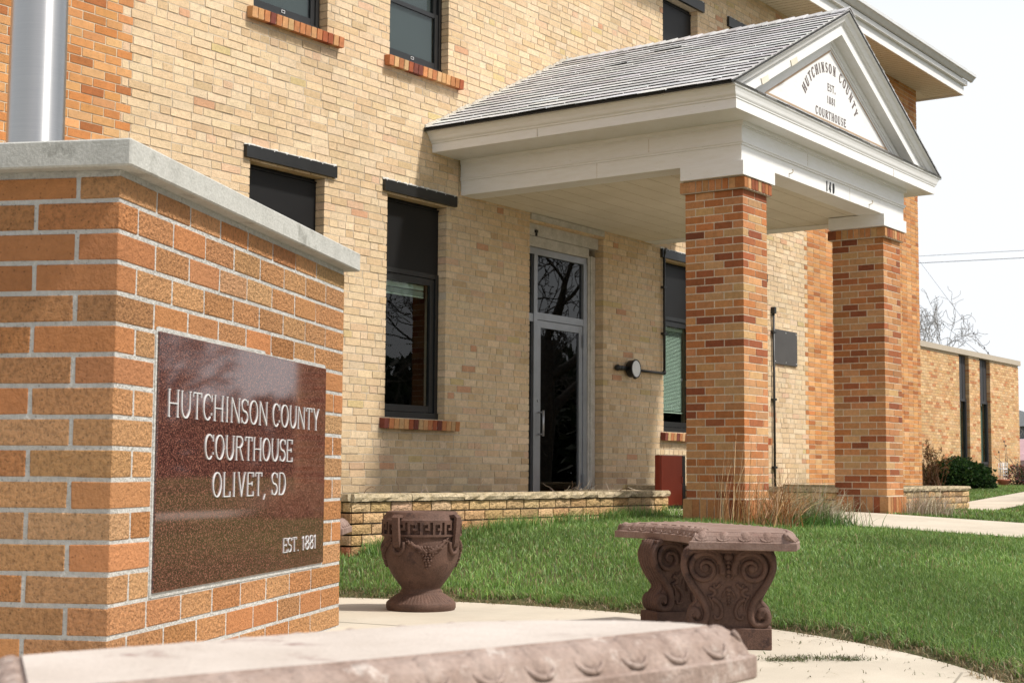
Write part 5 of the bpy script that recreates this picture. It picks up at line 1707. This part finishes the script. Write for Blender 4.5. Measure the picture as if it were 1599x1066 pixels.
# leaf-clump evergreen
def shrub_mesh(lobes, n, size, cols, seed, shape='leaf'):
    r = np.random.default_rng(seed)
    mb = MB(); V = []; F = []; T = []
    lob = np.array([l[:3] for l in lobes]); rad = np.array([l[3:6] for l in lobes])
    wts = (rad.prod(1)) ** (2 / 3); wts = wts / wts.sum()
    li = r.choice(len(lobes), n, p=wts)
    d = r.normal(size=(n, 3)); d /= np.linalg.norm(d, axis=1)[:, None]
    sh_ = 1 - 0.42 * r.random(n) ** 2.0
    bump = 1 + 0.12 * np.sin(d[:, 0] * 9 + li) * np.sin(d[:, 1] * 8 + 2 * li) + 0.08 * np.sin(d[:, 2] * 14)
    P = lob[li] + d * rad[li] * (sh_ * bump)[:, None]
    ok = P[:, 2] > 0.01
    P, d = P[ok], d[ok]; n = len(P)
    a = d + r.normal(0, 0.6, (n, 3)); a[:, 2] += 0.35; a /= np.linalg.norm(a, axis=1)[:, None]
    b = np.cross(a, r.normal(size=(n, 3))); b /= np.linalg.norm(b, axis=1)[:, None]
    s = size * (0.6 + 0.8 * r.random(n))[:, None]
    v0, v1, v2, v3 = P - b * s * 0.35, P + a * s * 0.5 - b * s * 0.0 + b * s * 0.4, P + a * s * 1.2, P + a * s * 0.5 - b * s * 0.4
    VV = np.stack([v0, v1, v2, v3], 1).reshape(-1, 3)
    ci = r.integers(0, len(cols), n); cc = np.array(cols)[ci] * (0.8 + 0.45 * r.random(n))[:, None]
    cc = np.concatenate([cc, np.ones((n, 1))], 1)
    mb.v.append(VV); mb.t.append(np.repeat(cc, 4, 0))
    base = np.arange(n)[:, None] * 4 + np.arange(4)
    mb.f += base.tolist(); mb.mi += [0] * n; mb.sm += [False] * n; mb.n += len(VV)
    return mb
pB = at_px(1497, 762, 31.5)
zB = float(terr(pB[0], pB[1]))
bush = thing('evergreen_bush', 'rounded dark green evergreen bush behind the right planter', 'bush', (pB[0], pB[1], zB))
lobs = [(-0.05, 0, 0.26, .5, .45, .36), (0.38, 0.1, 0.2, .34, .36, .3), (-0.36, 0, 0.22, .33, .36, .32), (0.15, -.1, 0.34, .33, .33, .26), (-.2, .05, .38, .28, .3, .22), (0.5, 0, .12, .2, .25, .2)]
lx_ = [(rt[0] * a - 0.0, rt[1] * a, c, d_, e, f_) for a, b_, c, d_, e, f_ in lobs]
shrub_mesh(lx_, 11000, 0.05, [(0.018, 0.05, 0.012), (0.028, 0.07, 0.016), (0.014, 0.038, 0.012), (0.045, 0.085, 0.02)], 3).build('foliage', M['grass'], bush)
b = MB(); b.tube([(0, 0, -0.05), (0.02, 0, 0.25), (0.1, 0.05, 0.5)], [0.05, 0.035, 0.015], 6); b.tube([(0, 0, 0), (-.2, 0, .3)], [0.03, 0.012], 6); b.build('stem', M['bark'], bush)
# dry rusty shrub at the corner
pS = at_px(1452, 757, 26.5)
zS = float(terr(pS[0], pS[1]))
ds = thing('dry_shrub', 'rust brown dry shrub with feathery stems at the courthouse corner', 'shrub', (pS[0], pS[1], zS))
b = MB()
for i in range(70):
    a = rng.uniform(0, 6.28); r = rng.uniform(0.02, 0.45); h = rng.uniform(0.5, 1.02) * (1 - 0.5 * r)
    p0 = np.array([rng.normal(0, .1), rng.normal(0, .1), 0]); p2 = np.array([math.cos(a) * r, math.sin(a) * r, h]); p1 = (p0 + p2) / 2 + np.array([0, 0, 0.12])
    b.tube([p0, p1, p2], [0.006, 0.004, 0.002], 4, cap=False, tint=(0.16, 0.08, 0.035, 1))
    for k in range(16):
        f = 0.45 + 0.55 * rng.random(); q = p1 * (1 - f) + p2 * f if f > 0.5 else p0 * (1 - f) + p1 * f
        dd = rng.normal(0, 1, 3); dd /= np.linalg.norm(dd); s = 0.022
        e_ = np.cross(dd, rng.normal(0, 1, 3)); e_ /= np.linalg.norm(e_)
        cc = pick([((0.20, 0.085, 0.035), 4), ((0.13, 0.06, 0.03), 3), ((0.16, 0.15, 0.04), 2)], 0.15)
        b.add([q, q + dd * s + e_ * s * .4, q + dd * s * 2, q + dd * s - e_ * s * .4], [(0, 1, 2, 3)], cc)
b.build('stems', M['grass'], ds)
# flower pot with white trellis
pP = at_px(1567, 767, 35.5); zP = float(terr(pP[0], pP[1]))
fpot = thing('flower_pot', 'wide clay flower pot holding a white trellis in front of the brick annex', 'flower pot', (pP[0], pP[1], zP))
b = MB(); b.lathe([(0.0, 0.0), (0.10, 0.0), (0.13, 0.12), (0.145, 0.13), (0.15, 0.165), (0.135, 0.165), (0.125, 0.13), (0.0, 0.12)], 32); b.build('pot', M['clay'], fpot)
b = MB(); rx, ry = rt[0], rt[1]
def tp(a, z): return (rx * a, ry * a, z)
for a in (-.10, -.05, 0, .05, .10): b.tube([tp(a, .12), tp(a, .55)], 0.007 if a else 0.014, 5)
for z in (0.18, 0.26, 0.34, 0.42, 0.50, 0.55): b.tube([tp(-.105, z), tp(.105, z)], 0.006, 5)
b.tube([tp(-.1, .40), tp(.1, .40)], 0.013, 5)
b.build('trellis', M['white_plain'], fpot)
b = MB()
for a, h in ((-.08, .8), (.05, 1.05), (.09, .95)): b.tube([tp(a, .12), tp(a + .02, h * .6), tp(a - .01, h)], [.008, .006, .004], 5); b.ell(tp(a - .01, h), .02, .02, .03, n=6, k=4)
b.build('dry_stalks', M['bark'], fpot)
pR = at_px(1588, 764, 36.5); zR = float(terr(pR[0], pR[1]))
rsh = thing('rose_shrub', 'small twiggy shrub with pinkish leaves right of the flower pot', 'shrub', (pR[0], pR[1], zR))
shrub_mesh([(0, 0, .22, .28, .28, .26), (rx * .3, ry * .3, .22, .3, .28, .28)], 1500, 0.045, [(0.05, 0.08, 0.03), (0.10, 0.09, 0.05), (0.26, 0.08, 0.09)], 5).build('foliage', M['grass'], rsh)
b = MB()
for k in range(9): b.tube([(0, 0, 0), (rng.normal(0, .15), rng.normal(0, .15), .3), (rng.normal(0.1, .35), rng.normal(0, .3), .6 + .2 * rng.random())], [.015, .01, .005], 5)
b.build('stems', M['bark'], rsh)

# grey shed and parked car at the far right edge
pG = at_px(1612, 744, 75.0)
gs = thing('grey_shed', 'grey metal building far away at the right edge, beyond the brick annex', 'building', (pG[0], pG[1], 0.4), -0.3)
b = MB(); b.box(-2.0, 12, -3, 5, 0, 2.8); b.build('wall', M['grey_siding'], gs)
b = MB(); b.add([(-2.3, -3.3, 2.8), (12.3, -3.3, 2.8), (12.3, 5.3, 2.8), (-2.3, 5.3, 2.8), (-2.3, 1, 4.2), (12.3, 1, 4.2)], [(0, 1, 5, 4), (2, 3, 4, 5), (3, 0, 4), (1, 2, 5), (3, 2, 1, 0)]); b.build('roof', mat_plain('pale_sheet_roof', (0.55, 0.56, 0.58), rough=0.4), gs)
b = MB(); b.box(2, 5, -3.06, -3.0, 0, 2.4); b.build('door', M['gutter'], gs)
pV = at_px(1615, 757, 50.0); zV = float(terr(pV[0], pV[1]))
cr = thing('parked_car', 'pale dusty pink car parked far behind at the right edge', 'car', (pV[0], pV[1], zV), 0.1)
side = [(-2.2, .35), (-2.25, .75), (-2.0, .95), (-1.35, 1.0), (-0.75, 1.45), (0.9, 1.5), (1.75, 1.05), (2.15, .95), (2.25, .6), (2.2, .35)]
b = MB(); b.prism(side, (0, 0, 0), (1, 0, 0), (0, 0, 1), (0, 1, 0), -.85, .85); b.build('body', M['car_paint'], cr)
for yy_ in (-.86, .86):
    b = MB(); b.prism([(-1.2, 1.02), (-.7, 1.38), (0.0, 1.42), (0.0, 1.02)], (0, yy_, 0), (1, 0, 0), (0, 0, 1), (0, 1, 0), -.004, .004); b.prism([(0.08, 1.02), (0.08, 1.42), (.85, 1.42), (1.5, 1.05)], (0, yy_, 0), (1, 0, 0), (0, 0, 1), (0, 1, 0), -.004, .004); b.build('window', M['glass_dark'], cr)
for xx_ in (-1.35, 1.4):
    for yy_ in (-.80, .80):
        b = MB(); q = MB(); q.lathe([(0.0, -.1), (.2, -.1), (.31, -.09), (.31, .09), (.2, .1), (0, .1)], 24)
        v_ = np.concatenate(q.v); b.add(np.stack([v_[:, 0] + xx_, v_[:, 2] + yy_, v_[:, 1] + .31], -1), q.f); b.build('wheel', M['tyre'], cr)

# bare trees
def bare_tree(label, loc, h, seed, spread=0.55, depth=6, r0=0.16, group=None, name='bare_tree', rmin=0.004, bark='bark'):
    r = np.random.default_rng(seed)
    root = thing(name, label, 'tree', loc, 0, group)
    tr = MB(); br = MB()
    def grow(p, d, ln, rad, lv):
        n = 4; pts = [p]; rr = [rad]
        q = p.copy(); dd = d.copy()
        for i in range(n):
            dd = dd + r.normal(0, 0.10 + 0.03 * lv, 3); dd[2] += 0.03; dd /= np.linalg.norm(dd)
            q = q + dd * ln / n; pts.append(q.copy()); rr.append(rad * (1 - 0.45 * (i + 1) / n))
        (tr if lv == 0 else br).tube(pts, np.maximum(rr, rmin), 8 if lv < 2 else (5 if lv < 4 else 3), cap=False, smooth=True)
        if lv >= depth: return
        k = 3 if lv < depth - 1 else 4
        if lv == 0: k = 5
        for j in range(k):
            f = 0.35 + 0.65 * (j + 1) / k
            i = min(int(f * n), n); base = pts[i]
            a = r.uniform(0, 6.28)
            t = np.cross(dd, [math.cos(a), math.sin(a), 0.3]); t /= np.linalg.norm(t) + 1e-9
            nd = dd * (1 - spread) + t * spread + np.array([0, 0, 0.06]); nd /= np.linalg.norm(nd)
            grow(base, nd, ln * r.uniform(0.55, 0.82), rr[i] * 0.62, lv + 1)
    grow(np.zeros(3), np.array([0, 0, 1.0]), h * 0.32, r0, 0)
    tr.build('trunk', M[bark], root); br.build('branches', M[bark], root)
    return root
pT = at_px(1405, 740, 62.0)
bare_tree('bare grey tree behind the flat roof of the brick annex', (pT[0], pT[1], 0.3), 12.6, 14, 0.52, 6, 0.24, rmin=0.0095, bark='bark_pale')
# wires
def wire(name, label, p, q, r=0.012, sag=0.0, fit=None, cat='cable', group=None):
    p, q = np.array(p), np.array(q)
    mid = (p + q) / 2
    root = thing(name, label, cat, tuple(p), 0, group)
    pts = [p + (q - p) * t - np.array([0, 0, sag * 4 * t * (1 - t)]) - p for t in np.linspace(0, 1, 14)]
    b = MB(); b.tube(pts, r, 5); b.build('cable', M['wire'], root)
    b = MB(); b.ell((0, 0, 0), r * 3, r * 3, r * 4, n=8, k=6); b.build('insulator', M['wire'], root)
    if fit:
        b = MB()
        for t in fit: c_ = (q - p) * t; b.ell(c_, r * 3.2, r * 3.2, r * 5, n=6, k=5)
        b.build('fitting', M['black'], root)
    return root
wire('power_line', 'upper of the two thin power lines crossing the pale sky at right', at_px(1000, 423.5, 60), at_px(2300, 353, 60), 0.010, cat='power line')
wire('power_line', 'lower and thicker of the two power lines crossing the pale sky at right', at_px(1000, 432.5, 58), at_px(2300, 367.5, 58), 0.014, cat='power line')
wire('guy_wire', 'longer slanting guy wire running down to the annex roof edge', at_px(1418, 384, 58.5), at_px(1546, 555, 37.6), 0.0065, fit=(0.86, 0.955, 0.985), cat='guy wire')
wire('guy_wire', 'shorter slanting guy wire ending left of the other one on the annex roof', at_px(1418, 462, 58.5), at_px(1531, 553, 37.0), 0.0065, fit=(0.6,), cat='guy wire')
pU = at_px(1418, 740, 59.0)
upo = thing('utility_pole', 'wooden utility pole carrying the power lines behind the courthouse corner', 'utility pole', (pU[0], pU[1], 0.3))
b = MB(); b.tube([(0, 0, -0.3), (0, 0, 5), (0, 0, 10.2)], [0.15, 0.13, 0.11], 12); b.build('pole', M['bark'], upo)
b = MB(); b.obox((0, 0, 8.9), (rt[0], rt[1], 0), (-rt[1], rt[0], 0), (0, 0, 1), 0.06, 0.9, 0.06, 0.01); b.build('crossarm', M['bark'], upo)

# trees across the street, seen only in reflections
for i, (x, y, h, r0_, lab) in enumerate(((29.5, -2.2, 12, 0.3, 'bare street tree mirrored in the entrance door glass'), (36, -9, 12, 0.28, 'bare street tree standing farthest from the porch along the street'), (24.5, -8.0, 11, 0.28, 'bare street tree nearest to the plaza along the street'), (26.0, 4.0, 5.8, 0.28, 'low forked bare tree mirrored in the polished granite panel'))):
    bare_tree(lab, (x, y, 0.1), h, 20 + i, 0.5 if i < 3 else 0.36, 6 if i < 3 else 5, r0_, name='street_tree', rmin=0.012)
rhedge = thing('reflection_hedge', 'dark evergreen row across the street, out of view, added to darken the glass reflections', 'hedge', (58, -18, 0))  # unseen row added so the door glass mirrors something dark
lobs2 = [(rng.normal(0, 1.2) , y_, 2.2 + rng.normal(0, .4), 2.4, 2.6, 2.9 + rng.random()) for y_ in np.arange(-34, 15, 2.6)]
lobs2 += [(rng.normal(0, .6) , y_, 1.2 + rng.normal(0, .2), 1.6, 1.8, 1.5 + 0.5 * rng.random()) for y_ in np.arange(16, 31, 1.9)]
shrub_mesh(lobs2, 26000, 0.55, [(0.02, 0.035, 0.014), (0.03, 0.045, 0.02), (0.04, 0.045, 0.025)], 41).build('foliage', M['grass'], rhedge)
b = MB()
for l in lobs2: b.tube([(l[0], l[1], -.1), (l[0], l[1], l[2])], [0.2, 0.1], 6)
b.build('trunks', M['bark'], rhedge)

# ------------------------------------------------------------------ grass
def blades(name, pts, z, h, w, cols, lean=0.35, seed=1, kind='stuff', label=None, bend=0.5, parent=None):
    r = np.random.default_rng(seed); n = len(pts)
    a = r.uniform(0, 2 * math.pi, n); H_ = h * (0.55 + 0.75 * r.random(n)); W_ = w * (0.7 + 0.6 * r.random(n))
    la = r.uniform(0, 2 * math.pi, n); ll = lean * r.random(n) ** 0.8
    B = np.stack([pts[:, 0], pts[:, 1], z - 0.006], -1)
    sx = np.stack([np.cos(a), np.sin(a), 0 * a], -1) * (W_ / 2)[:, None]
    ld = np.stack([np.cos(la), np.sin(la), 0 * la], -1)
    up_ = np.array([0, 0, 1.0])
    m1 = B + ld * (ll * H_ * 0.35)[:, None] + up_ * (H_ * 0.55 * (1 - 0.25 * ll))[:, None]
    tp_ = B + ld * (ll * H_ * (0.7 + bend))[:, None] + up_ * (H_ * (1 - 0.55 * ll))[:, None]
    V = np.stack([B - sx, B + sx, m1 + sx * 0.75, m1 - sx * 0.75, tp_], 1).reshape(-1, 3)
    k = np.arange(n) * 5
    quads = np.stack([k, k + 1, k + 2, k + 3], -1); tris = np.stack([k + 3, k + 2, k + 4], -1)
    me = bpy.data.meshes.new(name)
    me.vertices.add(len(V)); me.vertices.foreach_set('co', V.astype(np.float32).ravel())
    idx = np.concatenate([quads, tris], 1).ravel()       # 4+3 per blade
    me.loops.add(len(idx)); me.loops.foreach_set('vertex_index', idx.astype(np.int32))
    st = np.stack([np.arange(n) * 7, np.arange(n) * 7 + 4], -1).ravel(); tot = np.tile([4, 3], n)
    me.polygons.add(2 * n); me.polygons.foreach_set('loop_start', st.astype(np.int32)); me.polygons.foreach_set('loop_total', tot.astype(np.int32))
    C_ = np.array(cols)
    ci = r.integers(0, len(C_), n)
    # broad patches: darker and yellower areas of the lawn
    pz = 0.5 + 0.5 * np.sin(pts[:, 0] * 1.7 + 2.1 * np.sin(pts[:, 1] * 0.9)) * np.sin(pts[:, 1] * 1.9 + 1.3 * np.sin(pts[:, 0] * 1.2))
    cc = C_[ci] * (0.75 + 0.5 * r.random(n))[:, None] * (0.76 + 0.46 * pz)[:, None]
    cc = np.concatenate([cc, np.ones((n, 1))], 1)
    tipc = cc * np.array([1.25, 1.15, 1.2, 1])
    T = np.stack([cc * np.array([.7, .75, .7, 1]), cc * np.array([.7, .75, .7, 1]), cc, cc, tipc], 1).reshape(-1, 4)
    at = me.attributes.new('tint', 'FLOAT_COLOR', 'POINT'); at.data.foreach_set('color', T.astype(np.float32).ravel())
    me.materials.append(M['grass']); me.update(calc_edges=True)
    o = link(bpy.data.objects.new(name, me), parent)
    if kind: o['kind'] = kind
    if label: o['label'] = label
    return o
def inside_boxes(x, y):
    b = np.zeros(len(x), bool)
    for (a, c, d, e) in ((7.83, 12.25, 6.88, 9), (14.69, 18.97, 6.34, 9), (11.6, 12.1, 5.8, 6.4), (14.8, 15.3, 5.8, 6.4)):
        b |= (x > a) & (x < c) & (y > d) & (y < e)
    return b | (y > FY - 0.02) & (x < 24.05) | ((y > AY - 0.03) & (x < 39.7))
def scatter(n, x0, x1, y0, y1, seed, dmin, dmax, smin=0.10, smax=99, edge=None):
    r = np.random.default_rng(seed)
    x = r.uniform(x0, x1, n); y = r.uniform(y0, y1, n)
    dp = x * math.sin(YAW) + y * math.cos(YAW); rx_ = x * rt[0] + y * rt[1]
    s = sdist(x, y) + 0.03 * np.sin(x * 13 + 3 * np.sin(y * 7)) + 0.02 * np.sin(y * 23)
    ok = (dp > dmin) & (dp < dmax) & (s > smin) & (s < smax) & (rx_ / dp > -0.42) & (rx_ / dp < 0.72) & ~in_path(x, y) & ~inside_boxes(x, y)
    return np.stack([x[ok], y[ok]], -1)
GC = [(0.150, 0.272, 0.054), (0.180, 0.312, 0.066), (0.116, 0.222, 0.046), (0.27, 0.40, 0.125), (0.185, 0.30, 0.115)] * 3 + [(0.34, 0.29, 0.14)]
p1 = scatter(1700000, 4.5, 13, -5.4, 7.2, 1, 4.2, 9.2); p2 = scatter(610000, 6, 17, -5, 9, 2, 9.2, 14)
p3 = scatter(520000, 10, 46, -10, 13, 3, 14, 46)
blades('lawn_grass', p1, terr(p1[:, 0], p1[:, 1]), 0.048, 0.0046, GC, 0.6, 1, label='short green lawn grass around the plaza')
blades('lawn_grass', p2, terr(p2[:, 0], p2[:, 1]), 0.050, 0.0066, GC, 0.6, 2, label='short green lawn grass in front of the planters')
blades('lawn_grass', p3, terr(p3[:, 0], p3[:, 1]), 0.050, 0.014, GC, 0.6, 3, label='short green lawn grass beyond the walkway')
# taller fringe along the plaza edge and planter foot, and dead thatch on the edge itself
e1 = scatter(160000, 4.5, 9, -2, 7.2, 4, 4.2, 10.5, 0.09, 0.36)
keep = np.random.default_rng(5).random(len(e1)) < (0.25 + 0.75 * (np.sin(e1[:, 0] * 9 + e1[:, 1] * 6) * 0.5 + 0.5))
e1 = e1[keep]
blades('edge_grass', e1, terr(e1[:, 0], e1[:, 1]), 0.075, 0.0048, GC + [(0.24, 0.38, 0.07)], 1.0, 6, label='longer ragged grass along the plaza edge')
e2 = scatter(150000, 4.5, 9, -2, 7.2, 8, 4.2, 10.5, -0.045, 0.17)
blades('dead_thatch', e2, terr(e2[:, 0], e2[:, 1]) + 0.016, 0.042, 0.0042, [(0.30, 0.22, 0.12), (0.22, 0.155, 0.085), (0.37, 0.29, 0.18), (0.12, 0.15, 0.05), (0.14, 0.09, 0.05)], 1.5, 9, label='dry brown thatch where the lawn meets the concrete', bend=1.0)
# weeds against the planter foot
r_ = np.random.default_rng(12)
xw = r_.uniform(7.9, 12.3, 5200); yw = 6.87 - np.abs(r_.normal(0, 0.07, len(xw)))
hw_ = 0.5 + 0.5 * np.sin(xw * 5.3 + 1.0) * np.sin(xw * 2.1)
sel = r_.random(len(xw)) < hw_
pw = np.stack([xw[sel], yw[sel]], -1)
blades('edge_grass', pw, terr(pw[:, 0], pw[:, 1]), 0.13, 0.006, GC + [(0.13, 0.22, 0.04)], 0.7, 13, label='taller grass growing at the foot of the left planter')
# clippings on the concrete
cps = []
for cxp, cyp, sp, n in ((1222, 1031, .05, 150), (1287, 1028, .10, 330), (1330, 1031, .03, 40), (1240, 1000, .5, 90), (1400, 1045, .6, 120)):
    q = fw + RT * (cxp - 799.5) / FPX - UP * (cyp - 533) / FPX; t = -CAMZ / q[2]; c_ = q[:2] * t
    dd = r_.normal(0, 1, (n, 2)) * sp * np.array([1.0, 0.45])
    cps.append(c_ + dd[:, :1] * np.array([[rt[0], rt[1]]]) + dd[:, 1:] * np.array([[math.sin(YAW), math.cos(YAW)]]))
cps = np.concatenate(cps); cps = cps[sdist(cps[:, 0], cps[:, 1]) < -0.02]
blades('grass_clippings', cps, np.full(len(cps), 0.007), 0.022, 0.004, [(0.07, 0.12, 0.03), (0.14, 0.13, 0.06), (0.10, 0.09, 0.05)], 2.2, 14, label='loose grass clippings lying on the concrete', bend=1.2)

# ornamental grass clumps
def clump(name, label, loc, n, hmin, hmax, cols, spread, lean_dir=None, w=0.006, seed=1, droop=0.5, base=0.1, zmin=0.02):
    r = np.random.default_rng(seed)
    z = float(terr(loc[0], loc[1]))
    root = thing(name, label, 'grass clump', (loc[0], loc[1], z), 0)
    b = MB()
    for i in range(n):
        a = r.uniform(0, 6.28); h = r.uniform(hmin, hmax); L_ = spread * r.random() ** 0.7 * h
        d = np.array([math.cos(a), math.sin(a), 0]) * L_
        if lean_dir is not None: d = d + np.array([*lean_dir, 0]) * h * r.uniform(0.0, 1.0)
        p0 = np.array([r.normal(0, base), r.normal(0, base), -0.01])
        pts = []
        for t in np.linspace(0, 1, 7):
            p = p0 + d * t ** 1.5 + np.array([0, 0, 1]) * h * (t - droop * min(1.0, np.linalg.norm(d) / h) * t ** 2.6)
            p[2] = max(p[2], zmin * t); pts.append(p)
        pts = np.array(pts); sd = np.array([-math.sin(a + 0.6), math.cos(a + 0.6), 0]) * w * r.uniform(.6, 1.3)
        wd = np.linspace(1, 0.15, 7)[:, None]
        V = np.concatenate([pts - sd * wd, pts + sd * wd]); fs = [(k, k + 1, 7 + k + 1, 7 + k) for k in range(6)]
        b.add(V, fs, pick([(c, 1) for c in cols], 0.15))
    b.build('blades', M['grass'], root)
    return root
TAN = [(0.42, 0.24, 0.10), (0.50, 0.33, 0.17), (0.36, 0.17, 0.065), (0.30, 0.14, 0.05), (0.56, 0.42, 0.26)]
GRY = [(0.44, 0.38, 0.27), (0.36, 0.30, 0.20), (0.52, 0.47, 0.36), (0.28, 0.24, 0.15)]
clump('ornamental_grass', 'tall tan ornamental grass with stems fanning out before the left porch column', (11.42, 5.45), 330, 0.22, 0.62, TAN, 0.85, (1.05, -0.15), 0.0046, 31, 0.62, 0.10)
clump('ornamental_grass_stalks', 'few upright dry stalks rising left of the porch column', (11.25, 5.75), 55, 0.35, 0.86, TAN, 0.45, (0.12, 0.0), 0.0040, 32, 0.25, 0.10)
clump('dry_grass_tuft', 'greyish dry grass tuft right of the tall tan grass at the left column', (12.13, 5.42), 900, 0.10, 0.44, GRY + [(0.20, 0.26, 0.10), (0.16, 0.2, 0.08)], 1.1, (0.3, -0.1), 0.0036, 33, 0.55, 0.15)
clump('dry_grass_tuft', 'pale dry grass tuft at the foot of the right porch column', (15.45, 5.65), 750, 0.08, 0.42, GRY + [(0.5, 0.36, 0.28)], 1.0, (0.2, -0.1), 0.0036, 34, 0.55, 0.16)
clump('green_tuft', 'green grass tuft under the tall tan ornamental grass', (11.72, 5.35), 800, 0.07, 0.2, [(0.07, 0.16, 0.03), (0.09, 0.2, 0.035), (0.05, 0.11, 0.02)], 0.9, None, 0.004, 35, 0.4, 0.22)
# dry twigs in the left planter
tw = thing('dry_twigs', 'dry pale twigs and dead stems sticking out of the left planter below the door', 'twigs', (11.2, 7.3, 0.59))
b = MB()
for i in range(46):
    x = rng.uniform(-2.9, 0.9) if i < 18 else rng.uniform(0.1, 0.95); p = np.array([x, rng.uniform(-0.25, 0.5), 0]); a = rng.uniform(0, 6.28); pts = [p]; d = np.array([math.cos(a) * .8, math.sin(a) * .8, 0.75 if i % 3 else 0.3])
    for k in range(4):
        d = d + rng.normal(0, .45, 3); d /= np.linalg.norm(d); p = p + d * rng.uniform(.02, .05); p[2] = max(p[2], 0.005); pts.append(p.copy())
    b.tube(pts, [.004, .0035, .003, .0025, .0015], 4, cap=False, tint=pick([((0.45, 0.36, 0.26), 1), ((0.25, 0.16, 0.10), 1), ((0.55, 0.47, 0.38), 1)], .1))
b.build('stems', M['grass'], tw)
# small white floodlight in the right planter
pf = (15.95, 6.75)
fl_ = thing('garden_floodlight', 'small white garden floodlight in the right planter beside the column', 'lamp', (15.9, 6.62, 0.60))
b = MB(); b.obox((0, 0, 0.115), (0.85, -0.5, 0), (0.45, 0.77, -0.45), (0.22, 0.38, 0.9), 0.055, 0.035, 0.075, 0.012); b.build('lamp_head', M['white_plain'], fl_)
b = MB(); b.tube([(0, 0, -0.02), (0, 0, 0.06)], 0.012, 8); b.lathe([(0.0, .012), (.05, .012), (.055, 0), (.055, -.02)], 16); b.build('stake', M['black'], fl_)
